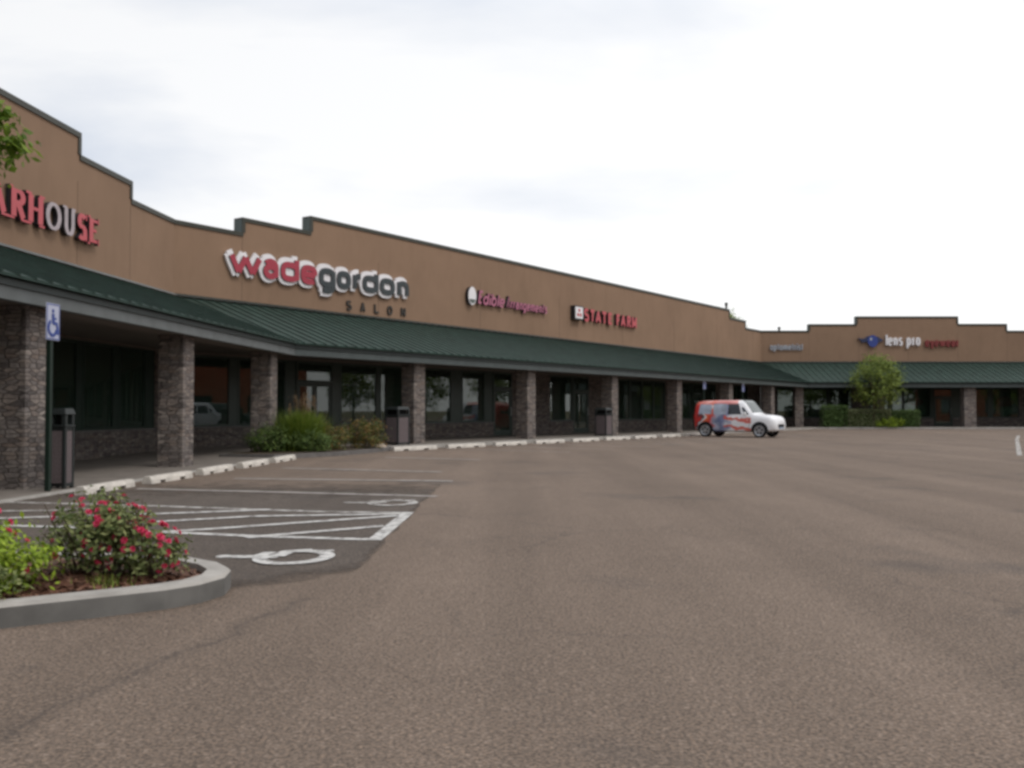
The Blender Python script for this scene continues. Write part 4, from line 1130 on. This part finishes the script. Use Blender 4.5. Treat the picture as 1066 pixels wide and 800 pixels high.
# bed at the bend of the walk
def grass(name, label, base, n, L, spread, mat, seed, plume=0):
    rng = random.Random(seed); root = thing(name, label, 'ornamental grass', at(*base)); m_ = MB(); pl = MB()
    def blade(mm, b, a, out, h, w_):
        d = Vector((math.cos(a), math.sin(a), 0)); s_ = Vector((-math.sin(a), math.cos(a), 0)) * w_
        P = [b + d * out * u * u + Vector((0, 0, h * (u - .32 * u * u * (out / max(h, .1))))) for u in (0, .4, .75, 1)]
        n0 = len(mm.v)
        for i, p in enumerate(P): mm.v += [tuple(p - s_ * (1 - i / 3.2)), tuple(p + s_ * (1 - i / 3.2))]
        for i in range(3): mm.f.append((n0 + 2 * i, n0 + 2 * i + 1, n0 + 2 * i + 3, n0 + 2 * i + 2)); mm.m.append(0)
    for _ in range(n):
        a = rng.uniform(0, 6.283); b = Vector(base) + Vector((rng.gauss(0, spread * .25), rng.gauss(0, spread * .25), 0))
        blade(m_, b, a, rng.uniform(.1, 1) * spread, L * rng.uniform(.55, 1.1), rng.uniform(.008, .018))
    m_.build('blades', M[mat], root, fix=False)
    if plume:
        for _ in range(plume):
            a = rng.uniform(0, 6.283); b = Vector(base) + Vector((rng.gauss(0, spread * .2), rng.gauss(0, spread * .2), 0)); o_ = rng.uniform(.1, .5) * spread; h = L * rng.uniform(1.0, 1.38)
            d = Vector((math.cos(a), math.sin(a), 0)); blade(pl, b, a, o_, h, .005)
            tip = b + d * o_ + Vector((0, 0, h * (1 - .32 * o_ / h)))
            for _ in range(26):
                p = tip + Vector((rng.gauss(0, .022), rng.gauss(0, .022), rng.gauss(-.06, .09))); leaf(pl, p, (0, 0, 1), .06, rng, .3)
        pl.build('seed_plumes', M['plume'], root, fix=False)
    return root
grass('fountain_grass', 'tall fountain grass with buff plumes at the bend of the sidewalk', (-5.75, 26.3, .1), 2600, 1.18, .85, 'grass_leaf', 51, 34)
shrub('dark_shrub', 'low dark green shrub left of the fountain grass', (-6.45, 25.5, .1), (.62, .5, .36), 60, 50, .22, .075, 'dark_leaf', 53)
shrub('rusty_shrub', 'low rusty leaved shrub right of the fountain grass', (-5.05, 26.9, .1), (.55, .5, .38), 60, 48, .22, .07, 'rust_leaf', 55)
shrub('rusty_shrub', 'rusty leaved shrub nearest the tan rock and the trash can', (-4.30, 28.2, .1), (.62, .5, .42), 70, 48, .22, .07, 'rust_leaf', 57)
shrub('dark_shrub', 'dark green shrub in front of the fountain grass, among the rusty shrubs', (-5.35, 25.7, .1), (.6, .45, .30), 55, 50, .2, .07, 'dark_leaf', 59)
m_ = MB(); rng = random.Random(4)
bm = bmesh.new(); bmesh.ops.create_icosphere(bm, subdivisions=3, radius=.24)
for v in bm.verts:
    v.co *= 1 + .28 * noise.noise(v.co * 5); v.co.z *= .6
me = bpy.data.meshes.new('rock'); bm.to_mesh(me); bm.free()
for p in me.polygons: p.use_smooth = True
tag(obj('rock', me, M['rock'], None, at(-3.98, 29.0, .08, .4)), 'tan rock at the right end of the planting bed', 'rock')

# far wing: trimmed hedges, a lime shrub and the parking lot tree
def hedge(name, label, t0, t1, o0, o1, h, mat, seed, zb=.13):
    rng = random.Random(seed); root = thing(name, label, 'hedge', W['C'] @ Matrix.Translation(((t0 + t1) / 2, -(o0 + o1) / 2, 0)))
    m_ = MB(); L = t1 - t0
    for _ in range(int(1100 * L)):
        x = rng.uniform(t0, t1); o = rng.uniform(o0, o1); z = rng.uniform(zb, h)
        f = rng.random()
        if f < .4: z = h + rng.gauss(-.04, .06) + .05 * noise.noise(Vector((x * 2, o * 3, seed)))
        elif f < .85: o = o1 + rng.gauss(-.04, .07) + .06 * noise.noise(Vector((x * 2, z * 3, seed)))
        elif f < .93: x = t0 + rng.gauss(0, .05)
        else: x = t1 + rng.gauss(0, .05)
        leaf(m_, Vector((x, -o, z)), (0, -.5, .8), .13, rng)
    m_.build('foliage', M[mat], root, W['C'], fix=False)
    s_ = MB(); tt = t0 + .2
    while tt < t1: s_.tube([(tt, -(o0 + o1) / 2, zb - .05), (tt + .05, -(o0 + o1) / 2, h - .15)], [.03, .012], 6); tt += .4
    s_.build('stem', M['bark'], root, W['C'])
    cr = MB(); cr.box(t0 + .2, t1 - .2, -o1 + .2, -o0 - .2, zb, h - .22); cr.build('inner_twigs', M['hedge_leaf'], root, W['C'])
    return root
hedge('dark_hedge', 'tall dark green clipped hedge at the left of the far planting bed', 2.9, 4.55, 3.72, 4.42, 1.50, 'hedge_leaf', 61)
hedge('grey_hedge', 'grey green clipped hedge running behind the parking lot tree', 4.65, 7.4, 3.72, 4.4, 1.26, 'grey_leaf', 63)
hedge('green_hedge', 'darker clipped hedge right of the tree trunk', 7.5, 9.3, 3.72, 4.4, 1.2, 'hedge_leaf', 65)
p = wpt('C', 7.3, 4.42); shrub('lime_shrub', 'low yellow green shrub at the foot of the parking lot tree', (p.x, p.y, .12), (1.1, .32, .30), 70, 40, .22, .09, 'lime_leaf', 67)
p = wpt('C', 6.35, 4.2)
tree('parking_tree', 'broad young shade tree before the far wing, below the eye emblem', (p.x, p.y, .1), 2.6, (p.x + .15, p.y, 3.3), (1.75, 1.6, 1.85), 130, 62, .62, .15, 'far_leaf', .085, 71, .15, egg=.55)
# a tree behind the shopping centre, its top just over the parapet
tree('roofline_tree', 'tree standing behind the building, its top just over the parapet', (17.2, 79, -.05), 6, (17.2, 79, 6.95), (2.3, 2.5, 2.5), 200, 40, .7, .22, 'far_leaf', .2, 73, .2)

# ------------------------------------------------------------------ cars
def car(name, label, Mx, paint, printed=False):
    root = thing(name, label, 'car', Mx)
    # station: x, z bottom, half width, belt z, belt half width, roof z, roof half width
    ST = [(-.60, .42, .70, .98, .70, 1.30, .58), (-.55, .30, .76, 1.0, .75, 1.52, .62), (-.42, .27, .80, 1.0, .79, 1.63, .64), (-.1, .25, .83, 1.0, .81, 1.665, .655), (.6, .24, .84, .99, .815, 1.68, .66),
          (1.2, .24, .84, .98, .815, 1.68, .66), (1.74, .24, .84, .98, .81, 1.665, .65), (1.87, .24, .84, .98, .81, 1.58, .645), (2.04, .24, .84, .975, .81, 1.36, .66), (2.22, .24, .84, .97, .80, 1.11, .72), (2.34, .24, .84, .96, .80, 1.045, .73),
          (2.75, .25, .83, .94, .80, 1.01, .71), (3.02, .27, .81, .91, .78, .98, .66), (3.17, .29, .77, .84, .73, .92, .59), (3.25, .31, .70, .76, .66, .83, .52), (3.30, .35, .62, .64, .58, .70, .46)]
    m_ = MB(); rings = []; K = 0
    def section(s):
        x, zb, hw, zbt, hb, zr_, hr = s
        half = [(0, zb), (hw * .86, zb), (hw * .97, zb + .07), (hw, zb + (zbt - zb) * .45), (hw * .995, zb + (zbt - zb) * .8), (hb, zbt), (hb * .45 + hr * .55 + .012, zbt + (zr_ - zbt) * .55), (hr + .02, zr_ - (zr_ - zbt) * .14), (hr - .06, zr_ - .012), (hr * .5, zr_ + .012), (0, zr_ + .016)]
        return [(x, y, z) for y, z in half] + [(x, -y, z) for y, z in reversed(half[1:-1])]
    secs = [section(s) for s in ST]; n = len(secs[0])
    for sct in secs: rings.append(len(m_.v)); m_.v += sct
    for a, b in zip(rings, rings[1:]):
        for i in range(n): j = (i + 1) % n; m_.f.append((a + i, a + j, b + j, b + i)); m_.m.append(0)
    m_.f.append(tuple(rings[0] + i for i in range(n))); m_.f.append(tuple(rings[-1] + i for i in reversed(range(n)))); m_.m += [0, 0]
    b = m_.build('body', paint, root, Mx, smooth=True)
    es = b.modifiers.new('edges', 'EDGE_SPLIT'); es.split_angle = R(42)
    # glass: patches of the same surface lifted 6 mm
    def side_pt(x, z, s, lift=.006):
        for a, c in zip(ST, ST[1:]):
            if a[0] <= x <= c[0]:
                u = (x - a[0]) / (c[0] - a[0]); q = [a[i] + (c[i] - a[i]) * u for i in range(7)]; break
        sec = section(q)[5:9]
        for p0, p1 in zip(sec, sec[1:]):
            if p0[2] <= z <= p1[2] + 1e-6:
                v = (z - p0[2]) / max(1e-6, p1[2] - p0[2]); return (x, s * (p0[1] + (p1[1] - p0[1]) * v + lift), z)
        p0 = sec[0] if z < sec[0][2] else sec[-1]
        return (x, s * (p0[1] + lift), z)
    def pane(name_, xs0, xs1, z0, z1, s, mat):
        """xs0/xs1: (bottom x, top x) of the two edges"""
        q = MB(); N = 6; grid = []
        for i in range(N + 1):
            row = []
            for j in range(N + 1):
                v = j / N; u = i / N
                xa = xs0[0] + (xs0[1] - xs0[0]) * v; xb = xs1[0] + (xs1[1] - xs1[0]) * v
                row.append(side_pt(xa + (xb - xa) * u, z0 + (z1 - z0) * v, s))
            grid.append(row)
        for i in range(N):
            for j in range(N): q.face([grid[i][j], grid[i + 1][j], grid[i + 1][j + 1], grid[i][j + 1]])
        return q.build(name_, mat, root, Mx, smooth=True, fix=False)
    for s in (-1, 1):
        gm = M['wrapglass'] if printed else M['carglass']
        pane('side_window', (-.36, -.30), (.30, .30), 1.05, 1.50, s, gm)
        pane('side_window', (.38, .38), (1.02, 1.02), 1.04, 1.53, s, gm)
        pane('side_window', (1.10, 1.10), (1.74, 1.60), 1.04, 1.52, s, M['carglass'])
        pane('quarter_window', (1.84, 1.74), (2.10, 1.84), 1.04, 1.36, s, M['carglass'])
    def top_patch(name_, i0, i1, yf, mat, lift=.007):
        q = MB(); rows = []
        for i in range(i0, i1 + 1):
            x, zb, hw, zbt, hb, zr_, hr = ST[i]
            rows.append([(x + lift, y * yf * (hr - .05), zr_ + .004 + .012 * (1 - abs(y)) + lift) for y in (-1, -.5, 0, .5, 1)])
        for a, c in zip(rows, rows[1:]):
            for j in range(4): q.face([a[j], c[j], c[j + 1], a[j + 1]])
        return q.build(name_, mat, root, Mx, smooth=True, fix=False)
    top_patch('windshield', 6, 9, .97, M['windshield'])
    q = MB(); q.face([(-.607, -.50, 1.06), (-.607, .50, 1.06), (-.592, .46, 1.34), (-.592, -.46, 1.34)]); q.build('rear_window', M['carglass'], root, Mx, fix=False)
    # wheels in dark arches
    for s in (-1, 1):
        for x in (0, 2.6):
            q = MB(); pts = arc(x, .33, .385, .385, -8, 188, 20); q.prism(pts, lambda p, k_: (p[0], s * (.846 if k_ else .70), p[1]) , 0, 0); q.build('wheel_arch', M['tyre'], root, Mx)
            wm = Mx @ Matrix.Translation((x, s * .80, .31))
            def lathe(prof, nm, mat, par):
                l_ = MB(); N = 28
                for i in range(N):
                    a0, a1 = 6.28319 * i / N, 6.28319 * (i + 1) / N
                    for (y0, r0), (y1, r1) in zip(prof, prof[1:]):
                        l_.face([(r0 * math.cos(a0), s * y0, r0 * math.sin(a0)), (r0 * math.cos(a1), s * y0, r0 * math.sin(a1)), (r1 * math.cos(a1), s * y1, r1 * math.sin(a1)), (r1 * math.cos(a0), s * y1, r1 * math.sin(a0))])
                return l_.build(nm, mat, par, wm, smooth=True)
            wh = lathe([(-.1, .21), (-.1, .28), (-.08, .31), (.05, .31), (.072, .29), (.074, .238)], 'wheel', M['tyre'], root)
            rm = lathe([(.060, .242), (.068, .222), (.052, .17), (.058, .06), (.066, .0)], 'rim', M['rim'], wh)
            for i in range(5):
                a = i * 1.2566 + .3
                h_ = MB(); h_.prism([(.085, -.035), (.165, -.05), (.165, .05), (.085, .035)], lambda p, k_: (p[0] * math.cos(a) - p[1] * math.sin(a), s * (.064 if k_ else .050), p[0] * math.sin(a) + p[1] * math.cos(a)))
                h_.build('rim_opening', M['tyre'], wh, wm)
        # lamps, mirror, handles, door gaps
        q = MB(); q.prism([(3.00, .70), (3.12, .66), (3.13, .79), (2.98, .84)], lambda p, k_: (p[0], s * ((.78 if p[0] < 3.05 else .735) + (.02 if k_ else -.06)), p[1])); q.build('headlight', M['lamp'], root, Mx)
        q = MB(); q.box(-.612, -.50, s * .70 - .05, s * .70 + .05, .80, 1.02); bevel(q.build('tail_light', M['tail'], root, Mx), .015)
        q = MB(); q.box(1.86, 2.0, min(s * .83, s * .99), max(s * .83, s * .99), 1.01, 1.15); bevel(q.build('wing_mirror', paint, root, Mx), .03)
        for x in (.42, 1.25):
            q = MB(); q.box(x, x + .17, min(s * .838, s * .858), max(s * .838, s * .858), .86, .90); q.build('door_handle', paint, root, Mx)
        q = MB()
        for x in (.36, 1.06, 2.12): q.box(x, x + .012, min(s * .838, s * .8425), max(s * .838, s * .8425), .34, .96)
        q.build('door_gap', M['tyre'], root, Mx)
    q = MB(); q.box(3.285, 3.312, -.36, .36, .46, .60); q.build('grille', M['tyre'], root, Mx)
    q = MB(); q.box(3.305, 3.33, -.26, .26, .40, .455); q.build('number_plate', M['poster_blue'], root, Mx)
    return root
ang = math.atan2(-.5736, .8192)
car('wrapped_van', 'small boxy van in a red, orange and blue printed wrap with a white nose', at(9.45, 45.32, 0, ang), M['wrap'], True)
car('white_car', 'white compact car mirrored in the shop window by the bend', at(20.9, 29.0, 0, R(88)), M['carwhite'])
car('green_car', 'dark green car mirrored behind the white one', at(25.2, 30.5, 0, R(93)), M['darkgreen_car'])

# brick building across the lot, seen mirrored in the glass
bb = thing('brick_building', 'orange red brick building across the lot, mirrored in the windows by the bend', 'building', at(58, 27))
m_ = MB(); m_.box(52, 64, 12, 41, 0, 7.2); m_.build('wall', M['redbrick'], bb)
m_ = MB(); m_.box(51.85, 64.15, 11.85, 41.15, 7.2, 7.45); m_.build('coping', M['coping'], bb)
for i in range(5):
    m_ = MB(); m_.box(51.93, 51.99, 14 + 5.4 * i, 16.2 + 5.4 * i, .9, 2.6); m_.build('window', M['carglass'], bb)
for i, (x, y, h, r) in enumerate(((47, 44.5, 6.2, 2.3), (46, 51, 7.0, 2.6), (49, 59, 6.6, 2.8))):
    tree('lot_tree', ['round green tree nearest the brick building, mirrored in the glass', 'second round tree from the brick building, mirrored in the glass', 'third round tree from the brick building, mirrored in the glass'][i], (x, y, 0), 2.6, (x, y, h * .6), (r, r, h * .38), 120, 40, .9, .3, 'far_leaf', .13, 81 + i, .2)

# belt of tall trees behind the camera, mirrored in the far wing's windows
bt = tree('boundary_tree', 'tall boundary tree mirrored in the windows of the far wing', (-14, -24, 0), 5, (-14, -24, 6.2), (4.6, 4.2, 4.6), 150, 26, 1.6, .6, 'far_leaf', .28, 91, .2, group='boundary trees mirrored in the shop windows')
rng = random.Random(8)
for i in range(13):
    q = bt.copy(); COL.objects.link(q)
    q.matrix_world = at(-6 + 8.2 * i + rng.uniform(-1, 1), -24 - rng.uniform(0, 7), 0, rng.uniform(0, 6.28)) @ Matrix.Scale(rng.uniform(.85, 1.2), 4)
    for ch in bt.children:
        c_ = ch.copy(); COL.objects.link(c_); c_.parent = q
